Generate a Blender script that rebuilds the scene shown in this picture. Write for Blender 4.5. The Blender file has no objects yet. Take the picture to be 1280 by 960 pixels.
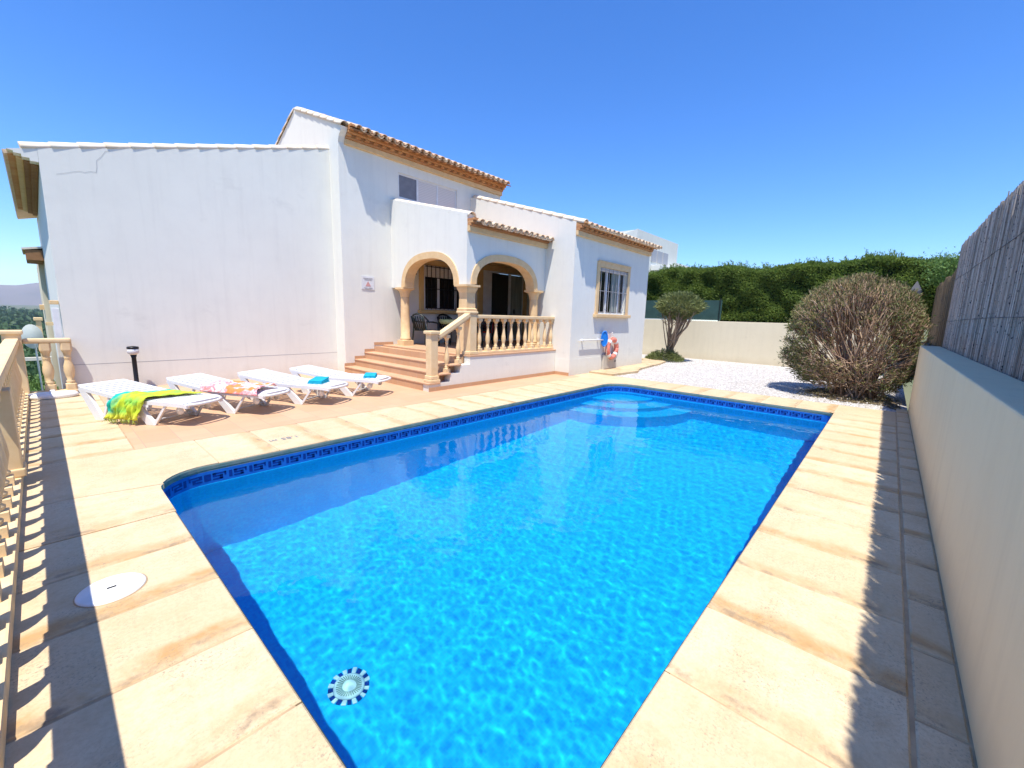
import bpy, bmesh, math, random
import numpy as np
from mathutils import Vector, Matrix, noise as mnoise
random.seed(7); rng = np.random.default_rng(7)
S = bpy.context.scene
COL = S.collection
PI = math.pi

# ------------------------------------------------------------------ helpers
class MB:
    """collects polygons; build() links them as ONE mesh object"""
    def __init__(s): s.v=[]; s.f=[]; s.m=[]; s.uv=[]; s.smooth=[]
    def poly(s, pts, m=0, uv=None, smooth=False):
        n=len(s.v); s.v+= [tuple(p) for p in pts]; s.f.append(tuple(range(n,n+len(pts))))
        s.m.append(m); s.uv.append(uv or [(0,0)]*len(pts)); s.smooth.append(smooth)
    def faces(s, vs, fs, m=0, smooth=False):
        n=len(s.v); s.v+=[tuple(p) for p in vs]
        for f in fs:
            s.f.append(tuple(n+i for i in f)); s.m.append(m); s.uv.append([(0,0)]*len(f)); s.smooth.append(smooth)
    def box(s, x0,x1,y0,y1,z0,z1, m=0, bev=0.0):
        if bev<=0:
            v=[(x0,y0,z0),(x1,y0,z0),(x1,y1,z0),(x0,y1,z0),(x0,y0,z1),(x1,y0,z1),(x1,y1,z1),(x0,y1,z1)]
            s.faces(v,[(0,3,2,1),(4,5,6,7),(0,1,5,4),(1,2,6,5),(2,3,7,6),(3,0,4,7)],m)
        else:
            bm=bmesh.new(); bmesh.ops.create_cube(bm,size=1)
            for v in bm.verts:
                v.co=Vector(((x0+x1)/2+v.co.x*(x1-x0),(y0+y1)/2+v.co.y*(y1-y0),(z0+z1)/2+v.co.z*(z1-z0)))
            bmesh.ops.bevel(bm,geom=bm.edges[:],offset=bev,segments=2,affect='EDGES',profile=.6)
            s.bm(bm,m)
    def bm(s,bm,m=0,smooth=False):
        bm.verts.index_update()
        s.faces([v.co[:] for v in bm.verts],[[v.index for v in f.verts] for f in bm.faces],m,smooth); bm.free()
    def prism(s, outline, axis, a, b, m=0):
        """outline: 2D pts; axis 'x'/'y'/'z' is the extrusion axis from a to b"""
        def P(p,t):
            return {'x':(t,p[0],p[1]),'y':(p[0],t,p[1]),'z':(p[0],p[1],t)}[axis]
        n=len(outline)
        area=sum(outline[i][0]*outline[(i+1)%n][1]-outline[(i+1)%n][0]*outline[i][1] for i in range(n))
        o=outline if area>0 else outline[::-1]
        if axis=='y': o=o[::-1]
        vs=[P(p,a) for p in o]+[P(p,b) for p in o]
        fs=[tuple(reversed(range(n))),tuple(range(n,2*n))]+[(i,(i+1)%n,n+(i+1)%n,n+i) for i in range(n)]
        s.faces(vs,fs,m)
    def lathe(s, prof, c, seg=14, m=0, sq=None, smooth=True):
        """prof [(r,z)] round c; sq = list flags for square sections"""
        n0=len(s.v); cx,cy,cz=c
        for k,(r,z) in enumerate(prof):
            for i in range(seg):
                a=2*PI*(i+.5)/seg
                rr=r
                if sq and sq[k]:
                    rr=r/max(abs(math.cos(a)),abs(math.sin(a)))
                s.v.append((cx+rr*math.cos(a),cy+rr*math.sin(a),cz+z))
        for k in range(len(prof)-1):
            for i in range(seg):
                j=(i+1)%seg
                s.f.append((n0+k*seg+i,n0+k*seg+j,n0+(k+1)*seg+j,n0+(k+1)*seg+i)); s.m.append(m); s.uv.append([(0,0)]*4); s.smooth.append(smooth and not(sq and sq[k]))
        s.f.append(tuple(n0+i for i in reversed(range(seg)))); s.m.append(m); s.uv.append([(0,0)]*seg); s.smooth.append(False)
        t=n0+(len(prof)-1)*seg
        s.f.append(tuple(t+i for i in range(seg))); s.m.append(m); s.uv.append([(0,0)]*seg); s.smooth.append(False)
    def tube(s, pts, rads, seg=5, m=0, smooth=True):
        pts=[Vector(p) for p in pts]; n0=len(s.v)
        if not hasattr(rads,'__len__'): rads=[rads]*len(pts)
        ref=Vector((.31,.27,.91)).normalized()
        for k,p in enumerate(pts):
            d=(pts[min(k+1,len(pts)-1)]-pts[max(k-1,0)]).normalized()
            r0=ref if abs(d.dot(ref))<.95 else Vector((1,0,0))
            u=d.cross(r0).normalized(); w=d.cross(u)
            for i in range(seg):
                a=2*PI*i/seg; q=p+rads[k]*(math.cos(a)*u+math.sin(a)*w); s.v.append(q[:])
        for k in range(len(pts)-1):
            for i in range(seg):
                j=(i+1)%seg
                s.f.append((n0+k*seg+i,n0+(k+1)*seg+i,n0+(k+1)*seg+j,n0+k*seg+j)); s.m.append(m); s.uv.append([(0,0)]*4); s.smooth.append(smooth)
        for e,o in ((0,1),(len(pts)-1,-1)):
            ids=[n0+e*seg+i for i in range(seg)][::o]
            s.f.append(tuple(ids)); s.m.append(m); s.uv.append([(0,0)]*seg); s.smooth.append(False)
    def slab(s, pts, up, t, m=0):
        """convex polygon pts thickened by -up*t"""
        up=Vector(up).normalized(); n=len(pts)
        a=[Vector(p) for p in pts]; b=[p-up*t for p in a]
        s.faces([p[:] for p in a+b],[tuple(range(n)),tuple(reversed(range(n,2*n)))]+[(i,n+i,n+(i+1)%n,(i+1)%n) for i in range(n)],m)
    def tile(s, p, d, up, L, r0, r1, inv=False, th=.013, m=0, seg=7):
        p=Vector(p); d=Vector(d).normalized(); up=Vector(up).normalized(); sd=d.cross(up)
        sg=-1 if inv else 1; vs=[]
        for (q,r) in ((p,r0),(p+d*L,r1)):
            for rr in (r,r-th):
                for i in range(seg+1):
                    a=PI*i/seg; vs.append((q+rr*(math.cos(a)*sd+sg*math.sin(a)*up))[:])
        k=seg+1; fs=[]
        for i in range(seg):
            fs.append((i,i+1,2*k+i+1,2*k+i)); fs.append((k+i+1,k+i,3*k+i,3*k+i+1))
            fs.append((i+1,i,k+i,k+i+1)); fs.append((2*k+i,2*k+i+1,3*k+i+1,3*k+i))
        fs.append((0,2*k,3*k,k)); fs.append((seg,k+seg,3*k+seg,2*k+seg))
        s.faces(vs,fs,m,True)
    def build(s, name, mats, parent=None, **kw):
        me=bpy.data.meshes.new(name); me.from_pydata(s.v,[],s.f)
        mats=mats if isinstance(mats,(list,tuple)) else [mats]
        for mt in mats: me.materials.append(mt)
        me.polygons.foreach_set('material_index',s.m); me.polygons.foreach_set('use_smooth',s.smooth)
        ul=me.uv_layers.new(name='UVMap')
        flat=[c for f in s.uv for p in f for c in p]
        ul.data.foreach_set('uv',flat)
        me.update()
        return link(bpy.data.objects.new(name,me),parent,**kw)

def link(o,parent=None,label=None,cat=None,group=None,kind=None):
    COL.objects.link(o)
    if parent is not None:
        o.parent=parent
        o.matrix_parent_inverse=Matrix.LocRotScale(parent.location,parent.rotation_euler,None).inverted()
    if label: o['label']=label
    if cat: o['category']=cat
    if group: o['group']=group
    if kind: o['kind']=kind
    return o
def child_local(o,parent,loc=(0,0,0),rot=(0,0,0)):
    """part authored in its thing's local space"""
    o.parent=parent; o.matrix_parent_inverse=Matrix(); o.location=loc; o.rotation_euler=rot
    return o
def thing(name,label,cat,loc=(0,0,0),group=None,rz=0):
    o=bpy.data.objects.new(name,None); o.empty_display_size=.2; o.location=loc; o.rotation_euler=(0,0,rz)
    return link(o,label=label,cat=cat,group=group)
def quads_mesh(name, V, F, mats, midx=None, parent=None, smooth=False, **kw):
    """fast numpy mesh: V (n,3), F (m,k)"""
    me=bpy.data.meshes.new(name); k=F.shape[1]
    me.vertices.add(len(V)); me.vertices.foreach_set('co',V.astype(np.float32).ravel())
    me.loops.add(F.size); me.loops.foreach_set('vertex_index',F.astype(np.int32).ravel())
    me.polygons.add(len(F)); me.polygons.foreach_set('loop_start',np.arange(0,F.size,k,dtype=np.int32))
    me.polygons.foreach_set('loop_total',np.full(len(F),k,dtype=np.int32))
    if smooth: me.polygons.foreach_set('use_smooth',np.ones(len(F),bool))
    for mt in (mats if isinstance(mats,(list,tuple)) else [mats]): me.materials.append(mt)
    if midx is not None: me.polygons.foreach_set('material_index',midx.astype(np.int32))
    me.update(calc_edges=True)
    return link(bpy.data.objects.new(name,me),parent,**kw)
def leaves(P, D, L, W, bend=.25):
    """kite leaves at P along D, returns V,F (each leaf two tris folded)"""
    n=len(P); D=D/np.linalg.norm(D,axis=1,keepdims=True)
    R=rng.normal(size=(n,3)); Sd=np.cross(D,R); Sd/=np.linalg.norm(Sd,axis=1,keepdims=True); N=np.cross(Sd,D)
    L=np.broadcast_to(np.asarray(L,float),(n,))[:,None]; W=np.broadcast_to(np.asarray(W,float),(n,))[:,None]
    a=P; b=P+D*L*.5+Sd*W*.5+N*L*bend*.3; c=P+D*L-N*L*bend*.2; d=P+D*L*.5-Sd*W*.5+N*L*bend*.3
    V=np.stack([a,b,c,d],1).reshape(-1,3); F=np.arange(4*n).reshape(n,4)
    return V,F

# ------------------------------------------------------------------ materials
def newmat(name):
    m=bpy.data.materials.new(name); m.use_nodes=True
    nt=m.node_tree; b=nt.nodes['Principled BSDF']
    return m,nt,b
def N(nt,t,**kw):
    n=nt.nodes.new(t)
    for k,v in kw.items():
        if hasattr(n,k): setattr(n,k,v)
        else: n.inputs[k].default_value=v
    return n
def mix(nt,fac,a,b,mode='MIX'):
    n=nt.nodes.new('ShaderNodeMix'); n.data_type='RGBA'; n.blend_type=mode
    for i,v in ((0,fac),(6,a),(7,b)):
        if isinstance(v,bpy.types.NodeSocket): nt.links.new(v,n.inputs[i])
        elif isinstance(v,tuple): n.inputs[i].default_value=(*v[:3],1)
        else: n.inputs[i].default_value=v
    return n.outputs[2]
def math_(nt,op,a,b=None,c=None,clamp=False):
    n=nt.nodes.new('ShaderNodeMath'); n.operation=op; n.use_clamp=clamp
    for i,v in enumerate((a,b,c)):
        if v is None: continue
        if isinstance(v,bpy.types.NodeSocket): nt.links.new(v,n.inputs[i])
        else: n.inputs[i].default_value=v
    return n.outputs[0]
def ramp(nt,src,p0,p1,interp='LINEAR'):
    n=nt.nodes.new('ShaderNodeMapRange'); n.interpolation_type='SMOOTHSTEP' if interp!='LINEAR' else 'LINEAR'
    nt.links.new(src,n.inputs[0]); n.inputs[1].default_value=p0; n.inputs[2].default_value=p1
    return n.outputs[0]
def noise(nt,scale,detail=4,rough=.55,vec=None,dist=0):
    n=nt.nodes.new('ShaderNodeTexNoise'); n.inputs['Scale'].default_value=scale; n.inputs['Detail'].default_value=detail
    n.inputs['Roughness'].default_value=rough; n.inputs['Distortion'].default_value=dist
    if vec is not None: nt.links.new(vec,n.inputs['Vector'])
    return n.outputs[0]
def wpos(nt):
    return nt.nodes.new('ShaderNodeNewGeometry').outputs['Position']
def mapping(nt,vec,scale=(1,1,1),rot=(0,0,0),loc=(0,0,0)):
    n=nt.nodes.new('ShaderNodeMapping'); nt.links.new(vec,n.inputs[0]); n.inputs['Scale'].default_value=scale; n.inputs['Rotation'].default_value=rot; n.inputs['Location'].default_value=loc
    return n.outputs[0]
def bump(nt,b,h,strength=.3,dist=.01):
    n=nt.nodes.new('ShaderNodeBump'); n.inputs['Strength'].default_value=strength; n.inputs['Distance'].default_value=dist
    nt.links.new(h,n.inputs['Height']); nt.links.new(n.outputs[0],b.inputs['Normal'])
def simple(name,c1,c2=None,sc=3,rough=.7,bs=.15,bscale=60,bdist=.004,spec=.3,detail=5,metal=0,island=None):
    m,nt,b=newmat(name); p=wpos(nt)
    c2=c2 or tuple(x*.85 for x in c1)
    f=ramp(nt,noise(nt,sc,detail,vec=p),.3,.7)
    col=mix(nt,f,c1,c2)
    if island:
        g=nt.nodes.new('ShaderNodeNewGeometry')
        col=mix(nt,math_(nt,'MULTIPLY',g.outputs['Random Per Island'],island[1]),col,island[0])
    nt.links.new(col,b.inputs['Base Color'])
    b.inputs['Roughness'].default_value=rough; b.inputs['Specular IOR Level'].default_value=spec; b.inputs['Metallic'].default_value=metal
    if bs: bump(nt,b,noise(nt,bscale,3,vec=p),bs,bdist)
    return m

def plaster(name,c,dark,stain=.25):
    m,nt,b=newmat(name); p=wpos(nt)
    big=ramp(nt,noise(nt,.55,5,.6,vec=p),.35,.7)
    mid=ramp(nt,noise(nt,3.2,6,.65,vec=p),.45,.8)
    streak=ramp(nt,noise(nt,1.0,4,.6,vec=mapping(nt,p,(7,7,.45))),.5,.85)
    col=mix(nt,math_(nt,'MULTIPLY',big,.35),c,dark)
    col=mix(nt,math_(nt,'MULTIPLY',mid,.42),col,dark)
    col=mix(nt,math_(nt,'MULTIPLY',streak,stain),col,tuple(x*.82 for x in dark))
    zz=nt.nodes.new('ShaderNodeSeparateXYZ'); nt.links.new(p,zz.inputs[0])
    dirt=math_(nt,'MULTIPLY',ramp(nt,math_(nt,'ADD',zz.outputs[2],math_(nt,'MULTIPLY',noise(nt,2.2,5,.65,vec=p),.5)),.52,.18),.45)
    col=mix(nt,dirt,col,tuple(x*k for x,k in zip(dark,(.80,.74,.66))))
    spot=ramp(nt,noise(nt,1.3,7,.72,vec=mapping(nt,p,(1,1,1.6),loc=(3,7,1))),.60,.72)
    col=mix(nt,math_(nt,'MULTIPLY',spot,.30),col,tuple(x*.80 for x in dark))
    nt.links.new(col,b.inputs['Base Color']); b.inputs['Roughness'].default_value=.85; b.inputs['Specular IOR Level'].default_value=.2
    h=math_(nt,'ADD',math_(nt,'MULTIPLY',noise(nt,9,3,vec=p),1.0),math_(nt,'MULTIPLY',noise(nt,70,3,vec=p),.25))
    bump(nt,b,h,.16,.01)
    return m
M={}
M['white']=plaster('white_plaster',(.755,.75,.675),(.67,.66,.60),.30)
M['cream_wall']=plaster('cream_plaster',(.72,.64,.46),(.64,.56,.39),.25)
M['shade_wall']=plaster('garden_wall_plaster',(.84,.69,.43),(.76,.60,.36),.35)
M['ochre']=simple('ochre_trim',(.68,.46,.20),(.58,.38,.15),4,.75,.2)
M['cast']=simple('cast_stone',(.74,.54,.30),(.66,.45,.23),7,.8,.35,90,.003)
M['cast_pale']=simple('pale_cast_stone',(.76,.58,.345),(.68,.49,.26),6,.8,.35,90,.003)
M['tile']=simple('barrel_tile',(.70,.50,.33),(.78,.68,.50),9,.85,.4,50,.004,island=((.58,.30,.15),.6))
M['verge']=simple('pale_tile',(.80,.70,.55),(.74,.58,.42),5,.85,.3,50,.004,island=((.78,.74,.66),.6))
M['brick']=simple('eave_brick',(.55,.26,.11),(.46,.20,.08),12,.85,.4,80,.003,island=((.62,.38,.18),.6))
M['brick_dark']=simple('eave_brick_dark',(.33,.16,.08),(.24,.11,.05),12,.85,.4,80,.003,island=((.34,.20,.09),.6))
M['plastic']=simple('white_plastic',(.73,.73,.72),(.69,.69,.68),5,.38,.05,200,.001,spec=.5)
M['alu']=simple('white_frame',(.74,.75,.76),None,5,.4,0,spec=.5)
M['shutter']=None
M['black']=simple('black_metal',(.012,.012,.014),None,5,.4,.1)
M['dark_plastic']=simple('dark_green_plastic',(.012,.022,.02),None,5,.4,0,spec=.5)
M['iron']=simple('grey_iron',(.36,.35,.35),None,5,.5,0)
M['glass_dark']=simple('dark_room_glass',(.008,.009,.011),None,5,.06,0,spec=.5)
M['turq']=simple('turquoise_towel',(.01,.38,.50),(.01,.30,.44),20,.95,.6,220,.004)
M['greymesh']=simple('green_windbreak_mesh',(.035,.085,.075),(.025,.06,.055),3,.8,.3,120,.004)
M['greybox']=simple('grey_cabinet',(.55,.50,.42),(.48,.44,.37),5,.5,.1)
M['lid']=simple('white_lid',(.80,.80,.78),(.70,.69,.66),14,.45,.1)
M['dark']=simple('dark_hole',(.02,.02,.02),None)
M['buoy']=simple('faded_red_buoy',(.72,.16,.11),(.80,.30,.22),6,.55,.2)
M['rope']=simple('rope',(.75,.68,.52),None,20,.9,.3)
M['blue']=simple('blue_plastic',(.01,.20,.68),None,5,.4,0,spec=.5)
M['red']=simple('red_cloth',(.55,.05,.03),None,8,.9,.2)
M['bark']=simple('pale_bark',(.30,.215,.15),(.20,.14,.095),14,.9,.5,60,.006,island=((.40,.31,.23),.6))
M['bark2']=simple('brown_twig',(.38,.24,.16),(.23,.135,.09),14,.9,.4,60,.006,island=((.52,.40,.29),.7))
M['grey_stone']=simple('grey_stone',(.11,.11,.12),None,5,.9,.4)
M['drain_white']=simple('drain_plate',(.72,.80,.80),None,9,.5,0)
M['text']=simple('painted_mark',(.22,.25,.30),None)
M['satellite']=simple('dish_grey',(.52,.56,.52),None,3,.5,0)

def leafmat(name,c1,c2,isl,rough=.6,tr=.25):
    m,nt,b=newmat(name); p=wpos(nt); g=nt.nodes.new('ShaderNodeNewGeometry')
    col=mix(nt,ramp(nt,noise(nt,1.6,4,vec=p),.35,.65),c1,c2)
    col=mix(nt,math_(nt,'MULTIPLY',g.outputs['Random Per Island'],.6),col,isl)
    nt.links.new(col,b.inputs['Base Color']); b.inputs['Roughness'].default_value=rough; b.inputs['Specular IOR Level'].default_value=.3
    t=nt.nodes.new('ShaderNodeBsdfTranslucent'); nt.links.new(col,t.inputs[0])
    mx=nt.nodes.new('ShaderNodeMixShader'); mx.inputs[0].default_value=tr
    nt.links.new(b.outputs[0],mx.inputs[1]); nt.links.new(t.outputs[0],mx.inputs[2])
    nt.links.new(mx.outputs[0],nt.nodes['Material Output'].inputs[0])
    return m
M['hedge']=leafmat('cypress_leaf',(.095,.17,.035),(.16,.24,.05),(.28,.36,.08),tr=.4)
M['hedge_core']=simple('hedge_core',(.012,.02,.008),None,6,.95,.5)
M['topi']=leafmat('topiary_leaf',(.12,.17,.05),(.19,.23,.08),(.30,.30,.13))
M['bushleaf']=leafmat('bush_leaf',(.06,.11,.03),(.11,.15,.045),(.30,.30,.10))
M['dryleaf']=leafmat('dry_leaf',(.30,.22,.10),(.19,.15,.07),(.36,.34,.15))
M['ground_green']=leafmat('slope_leaf',(.06,.13,.03),(.10,.19,.04),(.16,.26,.07))
M['forest']=leafmat('forest_leaf',(.035,.085,.028),(.06,.12,.04),(.09,.15,.05))

def stone(name):
    """cast stone slabs; UV.x runs 0..1 across one slab width, UV.y in metres along the joint"""
    m,nt,b=newmat(name); p=wpos(nt)
    uv=nt.nodes.new('ShaderNodeUVMap').outputs[0]
    sp=nt.nodes.new('ShaderNodeSeparateXYZ'); nt.links.new(uv,sp.inputs[0])
    base=mix(nt,ramp(nt,noise(nt,1.1,5,.6,vec=p),.35,.65),(.68,.56,.375),(.60,.475,.30))
    base=mix(nt,math_(nt,'MULTIPLY',ramp(nt,noise(nt,5,7,.7,vec=p),.46,.72),.6),base,(.50,.34,.18))
    g=nt.nodes.new('ShaderNodeNewGeometry')
    base=mix(nt,math_(nt,'MULTIPLY',g.outputs['Random Per Island'],.45),base,(.54,.40,.23))
    wob=math_(nt,'MULTIPLY',math_(nt,'SUBTRACT',noise(nt,1.7,6,.65,vec=p),.5),.55)
    x=math_(nt,'ADD',sp.outputs[0],wob)
    # tan run-off band on one side of every joint, wispy along the joint
    d1=math_(nt,'ABSOLUTE',math_(nt,'SUBTRACT',x,.11))
    rnd=g.outputs['Random Per Island']; rnd2=math_(nt,'FRACT',math_(nt,'MULTIPLY',rnd,7.31))
    band=math_(nt,'MULTIPLY',ramp(nt,d1,.20,.04,'S'),math_(nt,'ADD',.5,math_(nt,'MULTIPLY',rnd2,.8)))
    wisp=ramp(nt,noise(nt,2.4,6,.7,vec=p,dist=.6),.34,.60)
    base=mix(nt,math_(nt,'MULTIPLY',math_(nt,'MULTIPLY',band,wisp),.8),base,(.47,.28,.115))
    d2=math_(nt,'ABSOLUTE',math_(nt,'SUBTRACT',x,.06))
    edge=ramp(nt,d2,.055,.012,'S')
    gw=ramp(nt,noise(nt,6,6,.7,vec=p),.46,.62)
    base=mix(nt,math_(nt,'MULTIPLY',math_(nt,'MULTIPLY',edge,gw),.75),base,(.25,.19,.13))
    gr=ramp(nt,noise(nt,38,6,.75,vec=p),.42,.70)
    base=mix(nt,math_(nt,'MULTIPLY',gr,.38),base,(.40,.28,.16))
    pit=ramp(nt,noise(nt,150,3,.6,vec=p),.66,.74)
    base=mix(nt,math_(nt,'MULTIPLY',pit,.5),base,(.26,.19,.12))
    # black mould freckles in clusters
    cl=ramp(nt,noise(nt,2.6,4,.6,vec=p),.44,.66)
    fr=ramp(nt,noise(nt,75,4,.7,vec=p),.52,.68)
    base=mix(nt,math_(nt,'MULTIPLY',math_(nt,'MULTIPLY',cl,fr),.9),base,(.20,.17,.14))
    nt.links.new(base,b.inputs['Base Color']); b.inputs['Roughness'].default_value=.75; b.inputs['Specular IOR Level'].default_value=.25
    h=math_(nt,'ADD',noise(nt,3.5,4,vec=p),math_(nt,'MULTIPLY',noise(nt,110,3,vec=p),.12))
    bump(nt,b,h,.35,.012)
    return m
M['stone']=stone('pool_surround_stone')
M['mortar']=simple('joint_mortar',(.52,.38,.23),(.36,.26,.155),9,.95,.5)

def terracotta(name,size,c1,c2,grout,rough=.55):
    m,nt,b=newmat(name); p=wpos(nt)
    br=nt.nodes.new('ShaderNodeTexBrick'); nt.links.new(p,br.inputs['Vector']); br.offset=0; br.inputs['Scale'].default_value=1
    br.inputs['Brick Width'].default_value=size; br.inputs['Row Height'].default_value=size; br.inputs['Mortar Size'].default_value=.005; br.inputs['Mortar Smooth'].default_value=.2
    br.inputs['Color1'].default_value=(*c1,1); br.inputs['Color2'].default_value=(*c2,1); br.inputs['Mortar'].default_value=(*grout,1); br.inputs['Bias'].default_value=0
    col=mix(nt,math_(nt,'MULTIPLY',ramp(nt,noise(nt,4,6,.6,vec=p),.4,.75),.3),br.outputs[0],tuple(x*.8 for x in c1))
    nt.links.new(col,b.inputs['Base Color']); b.inputs['Roughness'].default_value=rough
    bump(nt,b,br.outputs['Fac'],-.3,.003)
    return m
M['terra']=terracotta('terracotta_tile',.333,(.60,.375,.225),(.55,.33,.19),(.42,.29,.20))
M['terra_step']=terracotta('step_tile',.333,(.54,.325,.185),(.50,.29,.155),(.50,.36,.26))

def mosaic():
    m,nt,b=newmat('pool_mosaic'); p=wpos(nt)
    sc=mapping(nt,p,(40,40,40),loc=(.37,.37,.37))
    fl=nt.nodes.new('ShaderNodeVectorMath'); fl.operation='FLOOR'; nt.links.new(sc,fl.inputs[0])
    wn=nt.nodes.new('ShaderNodeTexWhiteNoise'); nt.links.new(fl.outputs[0],wn.inputs['Vector'])
    col=mix(nt,wn.outputs['Value'],(.002,.40,.85),(.004,.54,.93))
    col=mix(nt,math_(nt,'MULTIPLY',ramp(nt,noise(nt,.5,2,vec=p),.35,.7),.25),col,(.004,.47,.92))
    # grout
    fr=nt.nodes.new('ShaderNodeVectorMath'); fr.operation='FRACTION'; nt.links.new(sc,fr.inputs[0])
    s3=nt.nodes.new('ShaderNodeSeparateXYZ'); nt.links.new(fr.outputs[0],s3.inputs[0])
    nm=nt.nodes.new('ShaderNodeNewGeometry').outputs['Normal']; s4=nt.nodes.new('ShaderNodeSeparateXYZ'); nt.links.new(nm,s4.inputs[0])
    gs=None
    for i in range(3):
        e=math_(nt,'MULTIPLY',math_(nt,'LESS_THAN',s3.outputs[i],.09),math_(nt,'LESS_THAN',math_(nt,'ABSOLUTE',s4.outputs[i]),.5))
        gs=e if gs is None else math_(nt,'MAXIMUM',gs,e)
    col=mix(nt,math_(nt,'MULTIPLY',gs,.35),col,(.06,.50,.75))
    nt.links.new(col,b.inputs['Base Color']); b.inputs['Roughness'].default_value=.35
    return m
M['mosaic']=mosaic()
M['navy']=simple('navy_mosaic',(.004,.025,.20),(.006,.04,.26),30,.3,0)
M['teal']=simple('shade_teal',(.11,.21,.19),(.24,.27,.22),8,.8,.3)  # coping face's shade painted as greyish teal; drain slots reuse it
M['frieze_blue']=simple('frieze_blue',(.012,.12,.48),(.02,.16,.55),20,.3,0)

def water():
    m,nt,b=newmat('pool_water'); nt.nodes.remove(b)
    out=nt.nodes['Material Output']
    gl=nt.nodes.new('ShaderNodeBsdfGlass'); gl.inputs['IOR'].default_value=1.33; gl.inputs['Roughness'].default_value=0; gl.inputs['Color'].default_value=(.74,.985,1,1)
    nt.links.new(gl.outputs[0],out.inputs[0])
    return m
M['water']=water()

def shutter():
    m,nt,b=newmat('roller_shutter'); p=wpos(nt)
    s=nt.nodes.new('ShaderNodeSeparateXYZ'); nt.links.new(p,s.inputs[0])
    fr=math_(nt,'FRACT',math_(nt,'MULTIPLY',s.outputs[2],22))
    col=mix(nt,ramp(nt,fr,.0,.25),(.42,.40,.38),(.66,.62,.58))
    nt.links.new(col,b.inputs['Base Color']); b.inputs['Roughness'].default_value=.6
    bump(nt,b,math_(nt,'PINGPONG',fr,.5),.5,.01)
    return m
M['shutter']=shutter()
def curtain():
    m,nt,b=newmat('curtain_behind_glass'); p=wpos(nt)
    n=noise(nt,1,3,vec=mapping(nt,p,(22,22,.8)))
    col=mix(nt,ramp(nt,n,.35,.65),(.16,.19,.18),(.36,.40,.36))
    nt.links.new(col,b.inputs['Base Color']); b.inputs['Roughness'].default_value=.15
    return m
M['curtain']=curtain()
def gravel():
    m,nt,b=newmat('white_gravel'); p=wpos(nt)
    v=nt.nodes.new('ShaderNodeTexVoronoi'); v.inputs['Scale'].default_value=28; nt.links.new(p,v.inputs['Vector'])
    s=nt.nodes.new('ShaderNodeSeparateColor'); nt.links.new(v.outputs['Color'],s.inputs[0])
    col=mix(nt,s.outputs[0],(.66,.63,.59),(.36,.33,.30))
    col=mix(nt,math_(nt,'MULTIPLY',ramp(nt,noise(nt,1.3,4,vec=p),.45,.75),.35),col,(.52,.47,.40))
    nt.links.new(col,b.inputs['Base Color']); b.inputs['Roughness'].default_value=.9
    bump(nt,b,math_(nt,'MULTIPLY',v.outputs['Distance'],-1),.9,.03)
    return m
M['gravel']=gravel()
M['soil']=simple('dark_soil',(.10,.075,.05),(.16,.12,.08),8,.95,.6,40,.02)

# ------------------------------------------------------------------ setting: pool deck
PX0,PX1,PY0,PY1=.57,9.55,.58,5.03
WZ=-.215
def fillet(cx,cy,r,a0,a1,n=7): return [(cx+r*math.cos(a0+(a1-a0)*i/n),cy+r*math.sin(a0+(a1-a0)*i/n)) for i in range(n+1)]
RN,RF=.42,.55          # rounded pool corners
def pool_outline(off=0):
    x0,x1,y0,y1=PX0-off,PX1+off,PY0-off,PY1+off
    o=fillet(x0+.12,y0+.12,.12,PI,1.5*PI,4)+fillet(x1-.18,y0+.18,.18,1.5*PI,2*PI,5)+fillet(x1-RF,y1-RF,RF,0,PI/2,9)+fillet(x0+RN,y1-RN,RN,PI/2,PI,8)
    return o
def slab_quad(mb,x0,x1,y0,y1,axis,flip=False,z1=0.0,th=.05,g=.004,vtop=True):
    """one stone slab; axis = direction across which UV.x runs 0..1"""
    j=lambda:random.uniform(-.0012,.0012)
    x0+=g;x1-=g;y0+=g;y1-=g; e=.008
    z=z1+random.uniform(-.0015,.0015)
    top=[(x0+e,y0+e,z+j()),(x1-e,y0+e,z+j()),(x1-e,y1-e,z+j()),(x0+e,y1-e,z+j())]
    mid=[(x0,y0,z-e),(x1,y0,z-e),(x1,y1,z-e),(x0,y1,z-e)]
    bot=[(x0,y0,z-th),(x1,y0,z-th),(x1,y1,z-th),(x0,y1,z-th)]
    def U(p):
        if axis=='y': u=(p[1]-y0)/(y1-y0); v=p[0]
        else: u=(p[0]-x0)/(x1-x0); v=p[1]
        return (1-u if flip else u, v)
    vs=top+mid+bot; fs=[(0,1,2,3)]+[(i,4+i,4+(i+1)%4,(i+1)%4) for i in range(4)]+[(4+i,8+i,8+(i+1)%4,4+(i+1)%4) for i in range(4)]
    n=len(mb.v); mb.v+=vs
    for f in fs:
        mb.f.append(tuple(n+i for i in f)); mb.m.append(0); mb.uv.append([U(vs[i]) for i in f]); mb.smooth.append(False)
deck=MB()
# near-left strip (slabs run across x, joints along x)
ys=[-1.98+.6*k for k in range(11)]           # joints at y = ...,1.62,2.22,2.82,3.42,4.02
for a,b in zip(ys[:-1],ys[1:]):
    xr=PX0 if a>.4 else PX0
    slab_quad(deck,-.42,xr,a,b,'y')
ya=ys[-1]                                      # 4.02
# far-left strip beyond the pool corner
y=6.1
while y<10.72:
    slab_quad(deck,-.42,.57,y,min(y+.6,10.72),'y'); y+=.6
# long strip behind the pool (joints along y)
xs=[1.1+.59*k for k in range(15)]
for a,b in zip(xs[:-1],xs[1:]):
    if b<9.0: slab_quad(deck,a,b,PY1,6.1,'x',flip=True)
xl=[a for a in xs if a<9.0][-1]
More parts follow.
